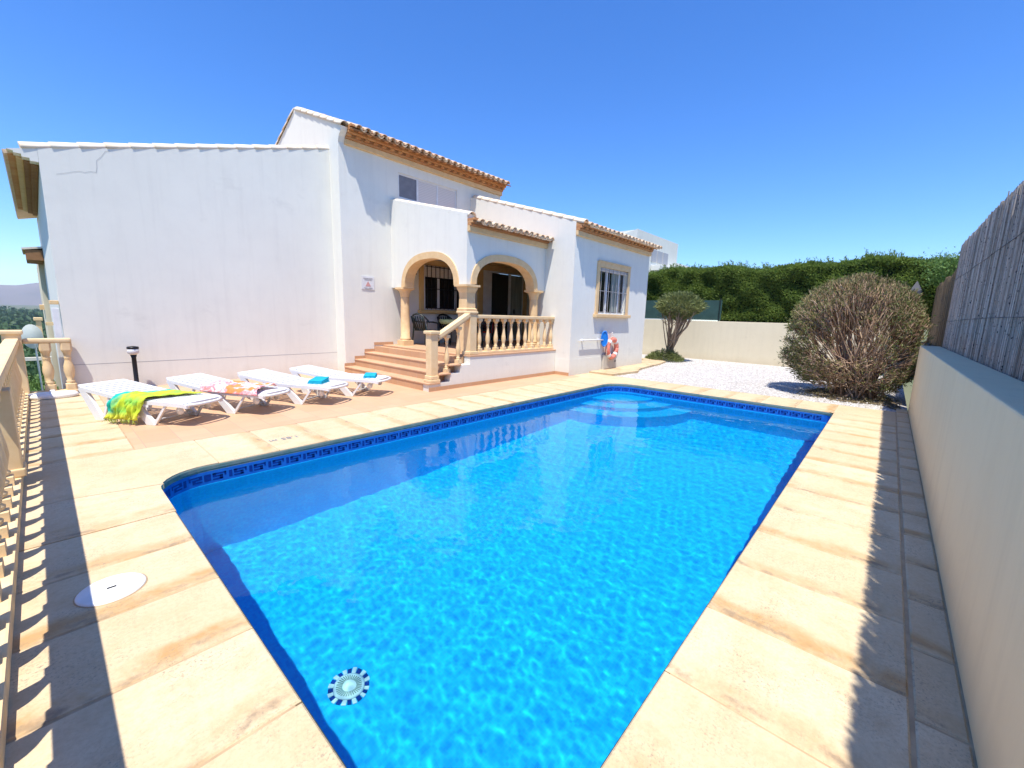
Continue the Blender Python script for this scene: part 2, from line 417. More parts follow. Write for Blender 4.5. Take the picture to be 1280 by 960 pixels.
# right strip (joints along y) and narrow strip by the wall
xr=[-2.43+.6*k for k in range(23)]
for a,b in zip(xr[:-1],xr[1:]):
    if a<PX0-.01:
        if b<=PX0+.01: slab_quad(deck,a,b,-.27,PY0 if a>.5 else (ys[4]+.18 if False else .42),'x') if False else None
    if a>=PX0-.05 and b<PX1+.05: slab_quad(deck,a,b,-.27,PY0,'x')
for a in [-2.43+.52*k for k in range(26)]:
    slab_quad(deck,a,a+.52,-.448,-.276,'x',g=.006)
# far strip (x 9.55..10.55)
for a in [.58+.6*k for k in range(9)]:
    if a+.6<4.5: slab_quad(deck,PX1,10.55,a,a+.6,'y')
def poly_slab(mb,pts,z=0,th=.05,uvf=lambda p:(.5,p[1])):
    n=len(mb.v); k=len(pts)
    mb.v+=[(p[0],p[1],z) for p in pts]+[(p[0],p[1],z-th) for p in pts]
    fs=[tuple(range(k))]+[(i,k+i,k+(i+1)%k,(i+1)%k) for i in range(k)]
    for f in fs:
        mb.f.append(tuple(n+i for i in f)); mb.m.append(0); mb.uv.append([uvf(mb.v[n+i]) for i in f]); mb.smooth.append(False)
# near right corner of the deck: behind/under the camera and pool start
poly_slab(deck,[(PX0+.006,-.266),(PX0+.4,-.266),(PX0+.4,PY0),(PX0+.006,PY0)])
# left-rear corner slabs (rounded inner edge)
arc=fillet(PX0+RN,PY1-RN,RN,PI,PI/2,8)
poly_slab(deck,[(-.416,ya+.004),(PX0,ya+.004)]+[p for p in arc if p[1]<4.72]+[(.60,4.73),(.0,4.86),(-.416,4.80)],uvf=lambda p:((p[1]-ya)/.8,p[0]))
poly_slab(deck,[(-.416,4.81),(.0,4.868),(.606,4.742)]+[p for p in arc if p[1]>4.76]+[(1.096,PY1),(1.096,6.096),(-.416,6.096)],uvf=lambda p:(.35+.3*(p[1]-4.8),p[0]))
# far corner
arc=fillet(PX1-RF,PY1-RF,RF,PI/2,0,9)
fy=[.58+.6*k for k in range(9) if .58+.6*k+.6<4.5][-1]+.6
poly_slab(deck,[(xl+.004,6.096),(xl+.004,PY1)]+arc+[(PX1,fy+.004),(10.546,fy+.004),(10.546,6.38),(9.72,6.38),(9.72,6.096)],uvf=lambda p:(.5+.2*p[0],p[1]))
# near far-right corner
poly_slab(deck,[(9.574,-.266),(10.546,-.266),(10.546,.576),(PX1+.004,.576),(9.574,.576)],uvf=lambda p:(.4,p[1]))
# fix order so every top faces up
deck.build('pool_deck',M['stone'],kind='structure')
bed=MB()
out=[(-.45,-2.45),(10.6,-2.45),(10.6,6.45),(9.6,6.45),(9.6,6.09),(.58,6.09),(.58,10.75),(-.45,10.75)]
def ring_sheet(mb,outer,inner,z,m=0):
    bm=bmesh.new(); 
    def loop(pts):
        vs=[bm.verts.new((p[0],p[1],z)) for p in pts]; return [bm.edges.new((vs[i],vs[(i+1)%len(vs)])) for i in range(len(vs))]
    e=loop(outer)+loop(inner)
    bmesh.ops.triangle_fill(bm,use_beauty=True,edges=e,normal=(0,0,1))
    mb.bm(bm,m)
ring_sheet(bed,out,pool_outline(.03),-.0065)
bed.build('deck_joint_bed',M['mortar'],kind='structure')

# pool basin ------------------------------------------------------------
FZ=-1.85
ba=MB(); ol=pool_outline(); n=len(ol)
def band(mb,ol,z0,z1,m,off=0):
    n=len(ol)
    for i in range(n):
        a=ol[i];b=ol[(i+1)%n]
        mb.poly([(a[0],a[1],z0),(a[0],a[1],z1),(b[0],b[1],z1),(b[0],b[1],z0)],m)
band(ba,ol,FZ,-.205,0); band(ba,ol,-.205,-.072,1); band(ba,ol,-.072,-.045,2)
ba.poly([(p[0],p[1],FZ) for p in ol],0)
# rounded corner steps
cx,cy=PX1,PY1
for k,(r,z) in enumerate(((1.95,-1.10),(1.50,-.80),(1.05,-.50))):
    pts=[(cx,cy)]+[(cx-r*math.cos(a),cy-r*math.sin(a)) for a in [PI/2*i/18 for i in range(19)]]
    pts=[(min(p[0],cx+.02),min(p[1],cy+.02)) for p in pts]
    ba.prism(pts,'z',FZ+.002,z,0)
basin=ba.build('pool_basin',[M['mosaic'],M['frieze_blue'],M['teal']],kind='structure')
# coping nose under-edge (lip with its shade painted greenish teal)
cn=MB(); o2=pool_outline(-.003); o1=pool_outline(.0)
n=len(o1)
for i in range(n):
    a=o1[i];b=o1[(i+1)%n];c=o2[i];d=o2[(i+1)%n]
    cn.poly([(a[0],a[1],-.012),(b[0],b[1],-.012),(d[0],d[1],-.02),(c[0],c[1],-.02)],0)
    cn.poly([(c[0],c[1],-.02),(d[0],d[1],-.02),(d[0],d[1],-.052),(c[0],c[1],-.052)],0)
    cn.poly([(c[0],c[1],-.052),(d[0],d[1],-.052),(b[0],b[1],-.052),(a[0],a[1],-.052)],0)
cn.build('coping_lip',M['teal'],kind='structure')
# greek key frieze: navy strokes 1.5 mm proud of the wall
gk=MB(); W_=.19; zb,zt=-.175,-.105; s=.019; H=zt-zb
strokes=[(0,.03,0,1),(.045,.165,.8,1),(.045,.075,.42,1),(.075,.135,.42,.6),(.105,.135,0,.6),(.045,.135,0,.2),(.15,.165,.45,1)]
def key(fn,L):
    k=0
    while k*W_<L:
        for a,b,c,d in strokes: fn(k*W_+a,k*W_+b,zb+c*H,zb+d*H)
        k+=1
key(lambda a,b,c,d: gk.poly([(PX0+RN+a,PY1-.0018,c),(PX0+RN+a,PY1-.0018,d),(PX0+RN+b,PY1-.0018,d),(PX0+RN+b,PY1-.0018,c)]),PX1-PX0-RN-RF-.1)
key(lambda a,b,c,d: gk.poly([(PX1-.0018,PY1-RF-b,c),(PX1-.0018,PY1-RF-b,d),(PX1-.0018,PY1-RF-a,d),(PX1-.0018,PY1-RF-a,c)]),PY1-PY0-RF-.25)
def arcstroke(cx,cy,r,a0,a1):
    L=abs(a1-a0)*r
    def fn(a,b,c,d):
        for t0,t1 in ((a,(a+b)/2),((a+b)/2,b)):
            A=a0+(a1-a0)*t0/L;B=a0+(a1-a0)*t1/L; q=r-.003
            gk.poly([(cx+q*math.cos(A),cy+q*math.sin(A),c),(cx+q*math.cos(A),cy+q*math.sin(A),d),(cx+q*math.cos(B),cy+q*math.sin(B),d),(cx+q*math.cos(B),cy+q*math.sin(B),c)])
    key(fn,L-.1)
arcstroke(PX0+RN,PY1-RN,RN,PI/2,PI); arcstroke(PX1-RF,PY1-RF,RF,PI/2,0)
gk.build('key_frieze',M['navy'],kind='structure')
# water surface, real ripples
nx,ny=800,400
X=np.linspace(PX0-.0,PX1+.0,nx); Y=np.linspace(PY0,PY1,ny); XX,YY=np.meshgrid(X,Y)
Zw=np.zeros_like(XX); r2=np.random.default_rng(3)
for k in range(90):
    lam=.07*(10.0**r2.random()); th=r2.normal(.5,1.0); ph=r2.random()*6.28
    amp=.00092*(lam/.4)**.95
    kx,ky=2*PI/lam*math.cos(th),2*PI/lam*math.sin(th)
    env=.62+.38*np.sin(XX*.9*math.cos(ph)+YY*1.1*math.sin(ph)+ph)
    Zw+=amp*env*np.sin(kx*XX+ky*YY+ph)*.16
V=np.stack([XX,YY,Zw+WZ],-1).reshape(-1,3)
I=np.arange(nx*ny).reshape(ny,nx)
F=np.stack([I[:-1,:-1],I[:-1,1:],I[1:,1:],I[1:,:-1]],-1).reshape(-1,4)
# trim cells outside the rounded outline
def inside(x,y):
    if x>PX1-RF and y>PY1-RF: return math.hypot(x-(PX1-RF),y-(PY1-RF))<RF+.03
    if x<PX0+RN and y>PY1-RN: return math.hypot(x-(PX0+RN),y-(PY1-RN))<RN+.03
    return True
cc=V[F].mean(1); keep=np.array([inside(c[0],c[1]) for c in cc]); F=F[keep]
wat=quads_mesh('water',V,F,M['water'],smooth=True,kind='structure')
wat.cycles.is_caustics_caster=True; basin.cycles.is_caustics_receiver=True

# terrace, gravel, path, ground ------------------------------------------
mb=MB(); mb.box(.573,9.716,6.099,10.9,-.08,0); mb.build('terrace_floor',M['terra'],kind='structure')
mb=MB()
mb.poly([(10.555,-.45,-.02),(18.5,-.45,-.02),(18.5,9.5,-.02),(10.555,9.5,-.02)])
mb.build('gravel_bed',M['gravel'],kind='structure')
# loose white stones, too many to count
n=9000; gx=rng.uniform(10.6,18.2,n); gy=rng.uniform(-.3,6.2,n)
r=rng.uniform(.010,.024,n); ang=rng.uniform(0,6.28,n)
oct_=np.array([[1,0,0],[0,1,0],[-1,0,0],[0,-1,0],[0,0,.7]])
cs,sn=np.cos(ang),np.sin(ang); st=rng.uniform(.6,1.3,(n,3))
pts=oct_[None]*st[:,None]*r[:,None,None]
px=pts[...,0]*cs[:,None]-pts[...,1]*sn[:,None]; py=pts[...,0]*sn[:,None]+pts[...,1]*cs[:,None]
V=np.stack([px+gx[:,None],py+gy[:,None],pts[...,2]-.018+rng.uniform(0,.006,n)[:,None]],-1).reshape(-1,3)
F=(np.array([[0,1,4],[1,2,4],[2,3,4],[3,0,4]])[None]+5*np.arange(n)[:,None,None]).reshape(-1,3)
m,nt,b=newmat('loose_stone'); g=nt.nodes.new('ShaderNodeNewGeometry')
nt.links.new(mix(nt,g.outputs['Random Per Island'],(.36,.33,.30),(.74,.72,.69)),b.inputs['Base Color']); b.inputs['Roughness'].default_value=.85
quads_mesh('loose_gravel',V,F,m,kind='stuff')
mb=MB()   # raised stone path round the far corner
pp=[(10.56,6.375),(10.56,5.62),(11.9,5.50),(12.45,5.72),(13.3,5.85),(14.6,5.95),(15.6,6.15),(16.0,6.6),(16.1,9.0),(14.02,9.0),(14.02,6.375)]
mb.prism(pp,'z',-.08,.045); mb.build('stone_path',M['stone'],kind='structure')
mb=MB()   # planting bed under the big bush
mb.poly([(10.56+.0,-.44,-.008)]+[(12.4+1.2*math.cos(a)*(1+.06*math.sin(5*a)),.35+.95*math.sin(a)*(1+.05*math.cos(7*a)),-.008) for a in [-.5+ (PI+.9)*i/20 for i in range(21)]])
mb.build('soil_bed',M['soil'],kind='structure')
# ground: one sheet to the horizon, falling away to the left
gv=[];gf=[]
gxs=sorted(set([-9000,-4000,-2000,-1000,-500,-250,-120,-60,-30,-15,-8,-4,-2,-1,-.5,.3,10,20,30,60,120,300,800,2000,5000,9000]))
gys=[-3000,-500,-100,-20,-3,5,10.75,11,13,16,20,25,30,40,55,80,120,200,350,600,1000,1800,3000,5000,9000]
def gz(x,y):
    if x>-.45 and y<24: z=-2.2
    else:
        d=max(0,-x-.45)*.5 if y<11 else max(0,y-11)*.5+max(0,-x)*.3
        z=-1.0-.16*d if y>11 or x<-.45 else -2.2
        z=max(z,-40)
    return z
for yy in gys:
    for xx in gxs: gv.append((xx,yy,gz(xx,yy)))
k=len(gxs)
for j in range(len(gys)-1):
    for i in range(k-1): gf.append((j*k+i,j*k+i+1,(j+1)*k+i+1,(j+1)*k+i))
mb=MB(); mb.faces(gv,gf); 
M['field']=simple('dry_green_ground',(.09,.12,.045),(.17,.16,.08),.05,.95,.3,.4,.3)
mb.build('ground',M['field'],kind='structure')
# mountain range far away behind the plain
mv=[];nxm=120
for j in range(14):
    t=j/13
    for i in range(nxm):
        x=-5200+9000*i/(nxm-1)
        ridge=150+90*math.exp(-((x-250)/900)**2)+60*mnoise.noise(Vector((x/900,0,0)))+40*mnoise.noise(Vector((x/300,3,0)))
        prof=math.sin(PI*min(1,t*1.0))**.8
        z=-40+(ridge+40)*prof*(1+.16*mnoise.noise(Vector((x/260,t*4,1))))
        mv.append((x,7000+t*2600,z if 0<j<13 else -60))
mf=[(j*nxm+i,j*nxm+i+1,(j+1)*nxm+i+1,(j+1)*nxm+i) for j in range(13) for i in range(nxm-1)]
mb=MB(); mb.faces(mv,mf,0,True)
M['mount']=simple('mountain_rock',(.16,.15,.13),(.24,.20,.17),.002,.95,0)
mb.build('mountains',M['mount'],kind='structure')

# ------------------------------------------------------------------ VILLA
villa=thing('villa','white rendered villa with tiled eaves, arched porch and stone trims behind the terrace','house',(5.35,10.4,0))
UP=Vector((0,0,1))
def grid_wall(mb,x0,x1,z0,z1,y,holes,depth=.14,m=0):
    """front (-Y facing) wall sheet with reveals round holes (hx0,hx1,hz0,hz1)"""
    xs=sorted(set([x0,x1]+[h[0] for h in holes]+[h[1] for h in holes])); zs=sorted(set([z0,z1]+[h[2] for h in holes]+[h[3] for h in holes]))
    for a,b in zip(xs[:-1],xs[1:]):
        for c,d in zip(zs[:-1],zs[1:]):
            if any(a>=h[0]-1e-6 and b<=h[1]+1e-6 and c>=h[2]-1e-6 and d<=h[3]+1e-6 for h in holes): continue
            mb.poly([(a,y,c),(b,y,c),(b,y,d),(a,y,d)],m)
    for a,b,c,d in holes:
        Y=y+depth
        mb.poly([(a,y,c),(a,y,d),(a,Y,d),(a,Y,c)],m); mb.poly([(b,y,c),(b,Y,c),(b,Y,d),(b,y,d)],m)
        mb.poly([(a,y,c),(a,Y,c),(b,Y,c),(b,y,c)],m); mb.poly([(a,y,d),(b,y,d),(b,Y,d),(a,Y,d)],m)
FLZ=.69
# left wing with the long blank gable wall
zl=lambda x:4.02+.283*x
mb=MB(); mb.prism([(.27,-1.2),(5.36,-1.2),(5.36,zl(5.36)),(.27,zl(.27))],'y',10.86,19.5)
mb.prism([(-.07,4.0),(.00,3.985),(.0,3.96),(.085,3.96),(.085,3.92),(.17,3.92),(.17,3.88),(.268,3.88),(.268,zl(.268)),(-.07,zl(-.07))],'y',10.862,11.08)
mb.build('wall',M['white'],villa)
mb=MB(); mb.box(.267,5.345,10.857,10.88,-.02,.49); mb.build('plinth',M['white'],villa)
mb=MB(); mb.box(.268,5.345,10.8555,10.87,.4905,.499); mb.build('joint_line',simple('wall_joint',(.40,.39,.38),None),villa)
mb=MB()
pts=[(.45,3.74),(.55,3.78),(.66,3.83),(.74,3.86),(.80,3.85),(.88,3.89),(.95,3.89),(.965,3.98),(.97,4.09),(1.05,4.19),(1.10,4.28),(1.16,4.31)]
for a,b in zip(pts[:-1],pts[1:]):
    w=.006; dx,dz=b[0]-a[0],b[1]-a[1]; L=math.hypot(dx,dz); nx_,nz_=-dz/L*w/2,dx/L*w/2
    mb.poly([(a[0]-nx_,10.857,a[1]-nz_),(b[0]-nx_,10.857,b[1]-nz_),(b[0]+nx_,10.857,b[1]+nz_),(a[0]+nx_,10.857,a[1]+nz_)])
M['crack']=simple('crack_line',(.50,.50,.49),None)
mb.build('crack',M['crack'],villa)
mb=MB()   # stepped brick eave along the far left side of the wing
for k,(xa,xb,z0,z1,mm) in enumerate(((-.065,.02,3.965,4.0,0),(.02,.1,3.93,3.985,1),(.1,.18,3.90,3.95,2),(.18,.265,3.86,3.93,2))):
    yy=11.09
    while yy<17.2:
        mb.box(xa,.262,yy,yy+.235,z0,z1 if k else z1+.03,mm); yy+=.242
mb.build('eave',[M['brick'],M['cast'],M['brick_dark']],villa)
mb=MB()   # roof slope of the wing + verge tiles on the gable wall
d=Vector((-1,0,-.283)).normalized(); up=Vector((-.283,0,1)).normalized()
mb.slab([(-.12,11.05,zl(-.12)+.03),(5.34,11.05,zl(5.34)+.03),(5.34,19.4,zl(5.34)+.03),(-.12,19.4,zl(-.12)+.03)],up,.06)
mb.build('roof',M['tile'],villa)
mb=MB(); x=5.34
while x>.30:
    mb.tile((x,10.965,zl(x)+.0),d,up,.43,.10,.118,m=0); x-=.345
mb.build('verge_tiles',M['verge'],villa)
# upper block
UY=10.4; UX1=10.85; UZ=5.58
mb=MB()
grid_wall(mb,5.352,UX1,-.2,5.93,UY,[(6.86,8.93,4.66,5.30)],.16)
def gz_(y): return 5.92+(y-10.3)*.40 if y<12.78 else 6.912-(y-12.78)*.44
mb.prism([(10.398,-.2),(15.2,-.2),(15.2,gz_(15.2)),(12.78,gz_(12.78)),(10.20,gz_(10.20)),(10.24,5.80),(10.34,5.70),(10.398,5.58)],'x',5.20,5.352)
mb.prism([(10.42,2.0),(15.2,2.0),(15.2,gz_(15.2)-.03),(12.78,gz_(12.78)-.03),(10.42,gz_(10.42)-.03)],'x',UX1-.14,UX1)
mb.build('wall',M['white'],villa)
mb=MB()
d=Vector((0,-1,-.40)).normalized(); up=Vector((0,-.40,1)).normalized(); y=12.76
while y>10.4:
    mb.tile((5.28,y,gz_(y)+.0),d,up,.44,.105,.12); y-=.36
d2=Vector((0,1,-.44)).normalized(); up2=Vector((0,.44,1)).normalized(); y=12.8
while y<15.0:
    mb.tile((5.28,y,gz_(y)),d2,up2,.44,.115,.135); y+=.36
mb.build('verge_tiles',M['verge'],villa)
def tiled_roof(x0,x1,ytip,ztip,y1,slope,pitch=.235,rows=None):
    mb=MB(); d=Vector((0,-1,-slope)).normalized(); up=Vector((0,-slope,1)).normalized()
    L=math.hypot(y1-ytip,slope*(y1-ytip)); nrow=int(L/.38)+1
    n=int((x1-x0)/pitch)
    for i in range(n+1):
        x=x0+pitch*.5+i*(x1-x0-pitch)/n
        for r in range(nrow):
            s0=(r+1)*.38+.06; jx=random.uniform(-.006,.006); jz=random.uniform(-.004,.004)
            if s0>L+.3: continue
            top=Vector((x+jx,ytip,ztip))-d*s0+up*(.05+jz)
            mb.tile(top,d,up,.44+random.uniform(-.012,.012),.072,.088)
            if i<n:
                top=Vector((x+pitch/2+jx,ytip,ztip))-d*(s0-.005)+up*(.090+jz)
                mb.tile(top,d,up,.44,.088,.075,inv=True)
    return mb
def eave_courses(x0,x1,y,z0,nl=5,step=.062,h=.052,end=False):
    mb=MB(); mb.box(x0,x1,y-.07,y+.02,z0,z0+.125,0,bev=.012)
    z=z0+.127
    for k in range(nl):
        out=.11+step*k; xx=x0; w=.118 if k in(1,3) else .245
        kk=0
        while xx<x1-.02:
            ww=min(w,x1-xx)
            oo=out-(.035 if (k in(1,3) and kk%2) else 0)
            mb.box(xx+.003,xx+ww-.003,y-oo,y+.02,z+.002,z+h-.003,1+(k in(1,3) and kk%2==1)*1,bev=.0); xx+=ww; kk+=1
        z+=h
    return mb,z
mb,zt=eave_courses(5.354,UX1+.02,UY,5.55,5); mb.build('eave',[M['cast'],M['brick'],M['brick_dark']],villa)
tiled_roof(5.42,UX1+.02,10.0,5.80,12.7,.40).build('roof',M['tile'],villa)
mb=MB(); mb.slab([(5.36,10.0,5.83),(UX1+.08,10.0,5.83),(UX1+.08,12.78,6.90),(5.36,12.78,6.90)],(0,-.4,1),.03)
mb.slab([(5.36,12.78,6.90),(UX1+.08,12.78,6.90),(UX1+.08,15.3,5.80),(5.36,15.3,5.80)],(0,.44,1),.03)
mb.build('roof_deck',M['brick_dark'],villa)
# upper window: white frame, mesh pane and two lowered shutters
wf=MB()
for a,b in ((6.86,6.90),(7.47,7.53),(8.17,8.23),(8.89,8.93)): wf.box(a,b,UY+.03,UY+.08,4.66,5.30,bev=.004)
wf.box(6.90,8.89,UY+.032,UY+.078,5.26,5.30); wf.box(6.90,8.89,UY+.032,UY+.078,4.66,4.70)
win=wf.build('window',M['alu'],villa)
mb=MB(); mb.box(6.90,7.47,UY+.05,UY+.06,4.70,5.26); mb.build('insect_screen',simple('screen_grey',(.16,.17,.20),(.20,.21,.24),8,.6,.1),win)
mb=MB(); mb.box(7.53,8.17,UY+.045,UY+.06,4.70,5.26); mb.box(8.23,8.89,UY+.045,UY+.06,4.70,5.26); mb.build('roller_shutter',M['shutter'],win)

# porch ----------------------------------------------------------------
AX=6.60; AY=7.33
def arch_outline(u0,u1,ua,ub,zs,zt_,zf,top0,top1,n=20,legs=True):
    """wall polygon in (u,z) with arch notch from ua to ub; springing zs, crown zt_"""
    c=(ua+ub)/2;h=(ub-ua)/2;r=zt_-zs
    arc=[]
    for i in range(n+1):
        a=PI-PI*i/n; ca,sa=math.cos(a),math.sin(a)
        e=.82; arc.append((c+h*math.copysign(abs(ca)**e,ca),zs+r*abs(sa)**e))
    o=[(u0,zf),(ua,zf)]+([(ua,zs)] if zf<zs-1e-4 else [])[:0]
    pts=[(u0,zf)]+([(ua,zf)] if zf<zs-1e-4 else [])+arc+([(ub,zf)] if zf<zs-1e-4 else [])+[(u1,zf),(u1,top1),(u0,top0)]
    return pts,arc
zp=lambda y:3.60+.245*(y-7.0)
wl=MB()
o,arcL=arch_outline(7.335,UY,7.74,9.76,2.25,2.93,2.25,zp(7.335)+.13,zp(UY)+.13)
wl.prism(o,'x',AX,AX+.25)
o,arcF=arch_outline(AX+.252,9.5,6.86,9.02,2.28,2.90,2.28,3.44,3.44)
wl.prism(o,'y',AY,AY+.25)
wl.box(AX+.001,AX+.252,AY,AY+.004+.0,2.25,3.62)   # corner face strip
wl.box(AX+.25,9.5,AY+.002,AY+.25,3.44,3.60)
wl.build('wall',M['white'],villa)
mb=MB()
def surround(mb,arc,c,axis,plane,w=.16,proud=.03,side=-1,depth=.25):
    """raised moulding round an arch"""
    n=len(arc); outer=[]
    for i,p in enumerate(arc):
        a=arc[max(i-1,0)];b=arc[min(i+1,n-1)]; dx,dz=b[0]-a[0],b[1]-a[1]; L=math.hypot(dx,dz) or 1
        outer.append((p[0]-dz/L*w,p[1]+dx/L*w))
    outer[0]=(arc[0][0]-w,arc[0][1]); outer[-1]=(arc[-1][0]+w,arc[-1][1])
    def P(q,t): return (t,q[0],q[1]) if axis=='x' else (q[0],t,q[1])
    pf=plane-proud; pb=plane+depth+.012
    for i in range(n-1):
        a,b,c_,d_=arc[i],arc[i+1],outer[i+1],outer[i]
        ai=(a[0],a[1]);bi=(b[0],b[1])
        mb.poly([P(a,pf),P(b,pf),P(c_,pf),P(d_,pf)]); mb.poly([P(d_,pf),P(c_,pf),P(c_,plane+.01),P(d_,plane+.01)])
        mb.poly([P(a,pf),P(a,pb),P(b,pb),P(b,pf)]); 
        mb.poly([P(a,pb),P(d_,pb),P(c_,pb),P(b,pb)]); mb.poly([P(d_,pb),P(d_,plane+depth-.01),P(c_,plane+depth-.01),P(c_,pb)])
    for e in (0,-1):
        mb.poly([P(arc[e],pf),P(outer[e],pf),P(outer[e],pb),P(arc[e],pb)])
inset=lambda arc,cx,k:[(cx+(p[0]-cx)*k,2.25+(p[1]-2.25)*k) for p in arc]
a1=[(p[0]*.985+8.75*.015,p[1]-.012) for p in arcL]; a1[0]=(a1[0][0],2.255); a1[-1]=(a1[-1][0],2.255)
surround(mb,a1,None,'x',AX)
mb.build('arch_surround',M['cast'],villa)
mb=MB(); a2=[(p[0]*.985+7.94*.015,p[1]-.012) for p in arcF]; a2[0]=(a2[0][0],2.285); a2[-1]=(a2[-1][0],2.285)
surround(mb,a2,None,'y',AY)
mb.build('arch_surround',M['cast'],villa)
# columns (capital is a child of its column)
def column(x,y,z0,zc,r,sqr):
    mb=MB(); h=zc-z0
    sq=[True]*2+[sqr]*7
    prof=[(r*1.25,0),(r*1.25,.14),(r*1.05,.15),(r*1.18,.17),(r*1.18,.20),(r,.22),(r*.98,h*.5),(r*.9,h-.28),(r*.9,h-.25)]
    mb.lathe(prof,(x,y,z0),seg=20,sq=sq); col=mb.build('column',M['cast'],villa)
    mb=MB(); prof=[(r*.9,h-.252),(r*.95,h-.24),(r*1.05,h-.16),(r*1.32,h-.09),(r*1.32,h-.055),(r*1.5,h-.05),(r*1.5,h)]
    mb.lathe(prof,(x,y,z0),seg=20,sq=[sqr]*4+[True]*3); mb.build('capital',M['cast'],col)
column(AX+.12,9.96,FLZ,2.25,.125,False)
column(9.20,AY+.13,FLZ,2.28,.125,False)
mb=MB(); x_,y_=6.68,7.40
mb.lathe([(.165,0),(.165,.05),(.135,.07),(.128,.32)],(x_,y_,1.66),seg=4,smooth=False,sq=[1]*4); colm=mb.build('column',M['cast'],villa)
mb=MB(); mb.lathe([(.129,.32),(.135,.42),(.17,.50),(.175,.545),(.215,.55),(.215,.595)],(x_,y_,1.66),seg=4,smooth=False,sq=[1]*6); mb.build('capital',M['cast'],colm)
# porch base, floor, stairs
mb=MB(); mb.prism([(5.175,.0),(9.49,.0),(9.49,.655),(6.30,.655),(6.30,.49),(6.015,.49),(6.015,.325),(5.73,.325),(5.73,.155),(5.175,.155)],'y',6.86,7.06)
mb.build('base_wall',M['white'],villa)
mb=MB(); mb.box(5.165,9.49,6.845,6.857,.0,.085); mb.box(9.49,9.502,6.385,6.857,.0,.085); mb.build('skirting',M['terra_step'],villa)
mb=MB(); mb.box(6.285,12.6,6.845,UY-.002,.655,FLZ,bev=.006); mb.build('porch_floor',M['terra'],villa)
mb=MB()
for k in range(4):
    x0=5.16+.285*k; z=.1725*(k+1)
    if k<3:
        mb.box(x0-.012,x0+.30,6.845,UY-.002,z-.03,z,1,bev=.006)
    mb.box(x0+.002,x0+.03,7.062,UY-.002,z-.1725+.001,z-.031,0)
mb.box(5.19,6.29,7.07,UY-.002,-.01,.12); mb.box(5.476,6.29,7.07,UY-.002,.12,.30);mb.box(5.76,6.29,7.07,UY-.002,.30,.48); mb.box(6.045,6.29,7.07,UY-.002,.48,.65)
for k in range(4):   # terracotta skirting pieces climbing the wall
    mb.box(5.16+.285*k,5.16+.285*(k+1),UY-.016,UY-.003,.1725*(k+1),.1725*(k+1)+.075,0)
mb.box(6.30,6.60,UY-.016,UY-.003,FLZ+.0,FLZ+.075,0)
mb.build('steps',[M['terra_step'],M['terra']],villa)
# porch ceiling, inner walls
mb=MB(); mb.poly([(AX+.2,AY+.2,3.24),(AX+.2,UY,3.24),(12.62,UY,3.24),(12.62,AY+.2,3.24)]); mb.build('ceiling',M['ochre'],villa)
mb=MB(); mb.poly([(12.6,7.4,.6),(12.6,UY,.6),(12.6,UY,3.3),(12.6,7.4,3.3)]); mb.poly([(9.7,7.62,.6),(12.6,7.62,.6),(12.6,7.62,3.3),(9.7,7.62,3.3)])
grid_wall(mb,UX1,14.0,0,3.6,UY-.0,[(10.86,12.12,.69,3.10)],.12)
mb.build('inner_wall',M['white'],villa)
mb=MB(); mb.box(AX+.252,12.59,UY-.012,UY-.004,3.10+.14,3.235); mb.build('cornice',M['ochre'],villa)
mb,zt=eave_courses(AX+.004,9.495,AY,3.42,3,.06,.05); mb.build('eave',[M['cast'],M['brick'],M['brick_dark']],villa)
tiled_roof(AX+.05,9.47,7.03,3.54,UY-.05,.245).build('roof',M['tile'],villa)
mb=MB(); mb.slab([(AX+.06,7.1,3.60),(9.49,7.1,3.60),(9.49,UY,3.60+.245*3.3),(AX+.06,UY,3.60+.245*3.3)],(0,-.245,1),.03); mb.build('roof_deck',M['brick_dark'],villa)
mb=MB(); d=Vector((0,-1,-.245)).normalized(); up=Vector((0,-.245,1)).normalized(); y=UY-.03
while y>7.4:
    mb.tile((AX+.12,y,zp(y)+.065),d,up,.41,.105,.122); y-=.335
mb.build('verge_tiles',M['verge'],villa)
# wing on the right
WX0,WX1,WY=9.5,14.0,6.38
zw=lambda y:4.02+.30*(y-6.38)
mb=MB()
grid_wall(mb,WX0,WX1,-.1,4.0,WY,[(10.80,12.50,1.70,3.02)],.16)
mb.prism([(6.3805,-.1),(7.62,-.1),(7.62,3.24),(UY,3.24),(UY,zw(UY)),(6.3805,zw(6.3805))],'x',WX0,WX0+.2)
mb.poly([(WX1,WY,-.1),(WX1,UY,-.1),(WX1,UY,4.0),(WX1,WY,4.0)])
mb.build('wall',M['white'],villa)
mb=MB(); mb.box(WX0-.004,WX0+.01,6.3765,6.845,.086,.45); mb.box(WX0+.0105,11.21,6.3762,6.39,.002,.45); mb.box(11.99,WX1+.004,6.3762,6.39,.002,.45); mb.build('plinth',M['white'],villa)
mb,zt=eave_courses(WX0+.004,WX1,WY,3.68,4,.06,.05); mb.build('eave',[M['cast'],M['brick'],M['brick_dark']],villa)
tiled_roof(WX0+.12,WX1+.25,6.07,3.87,UY-.1,.30).build('roof',M['tile'],villa)
mb=MB(); mb.slab([(WX0+.2,6.2,3.93),(WX1+.15,6.2,3.93),(WX1+.15,UY,3.93+.30*4.2),(WX0+.2,UY,3.93+.30*4.2)],(0,-.30,1),.03); mb.build('roof_deck',M['brick_dark'],villa)
mb=MB(); d=Vector((0,-1,-.30)).normalized(); up=Vector((0,-.30,1)).normalized(); y=UY-.05
while y>6.5:
    mb.tile((WX0+.11,y,zw(y)+.0),d,up,.42,.10,.12); y-=.345
mb.build('verge_tiles',M['verge'],villa)
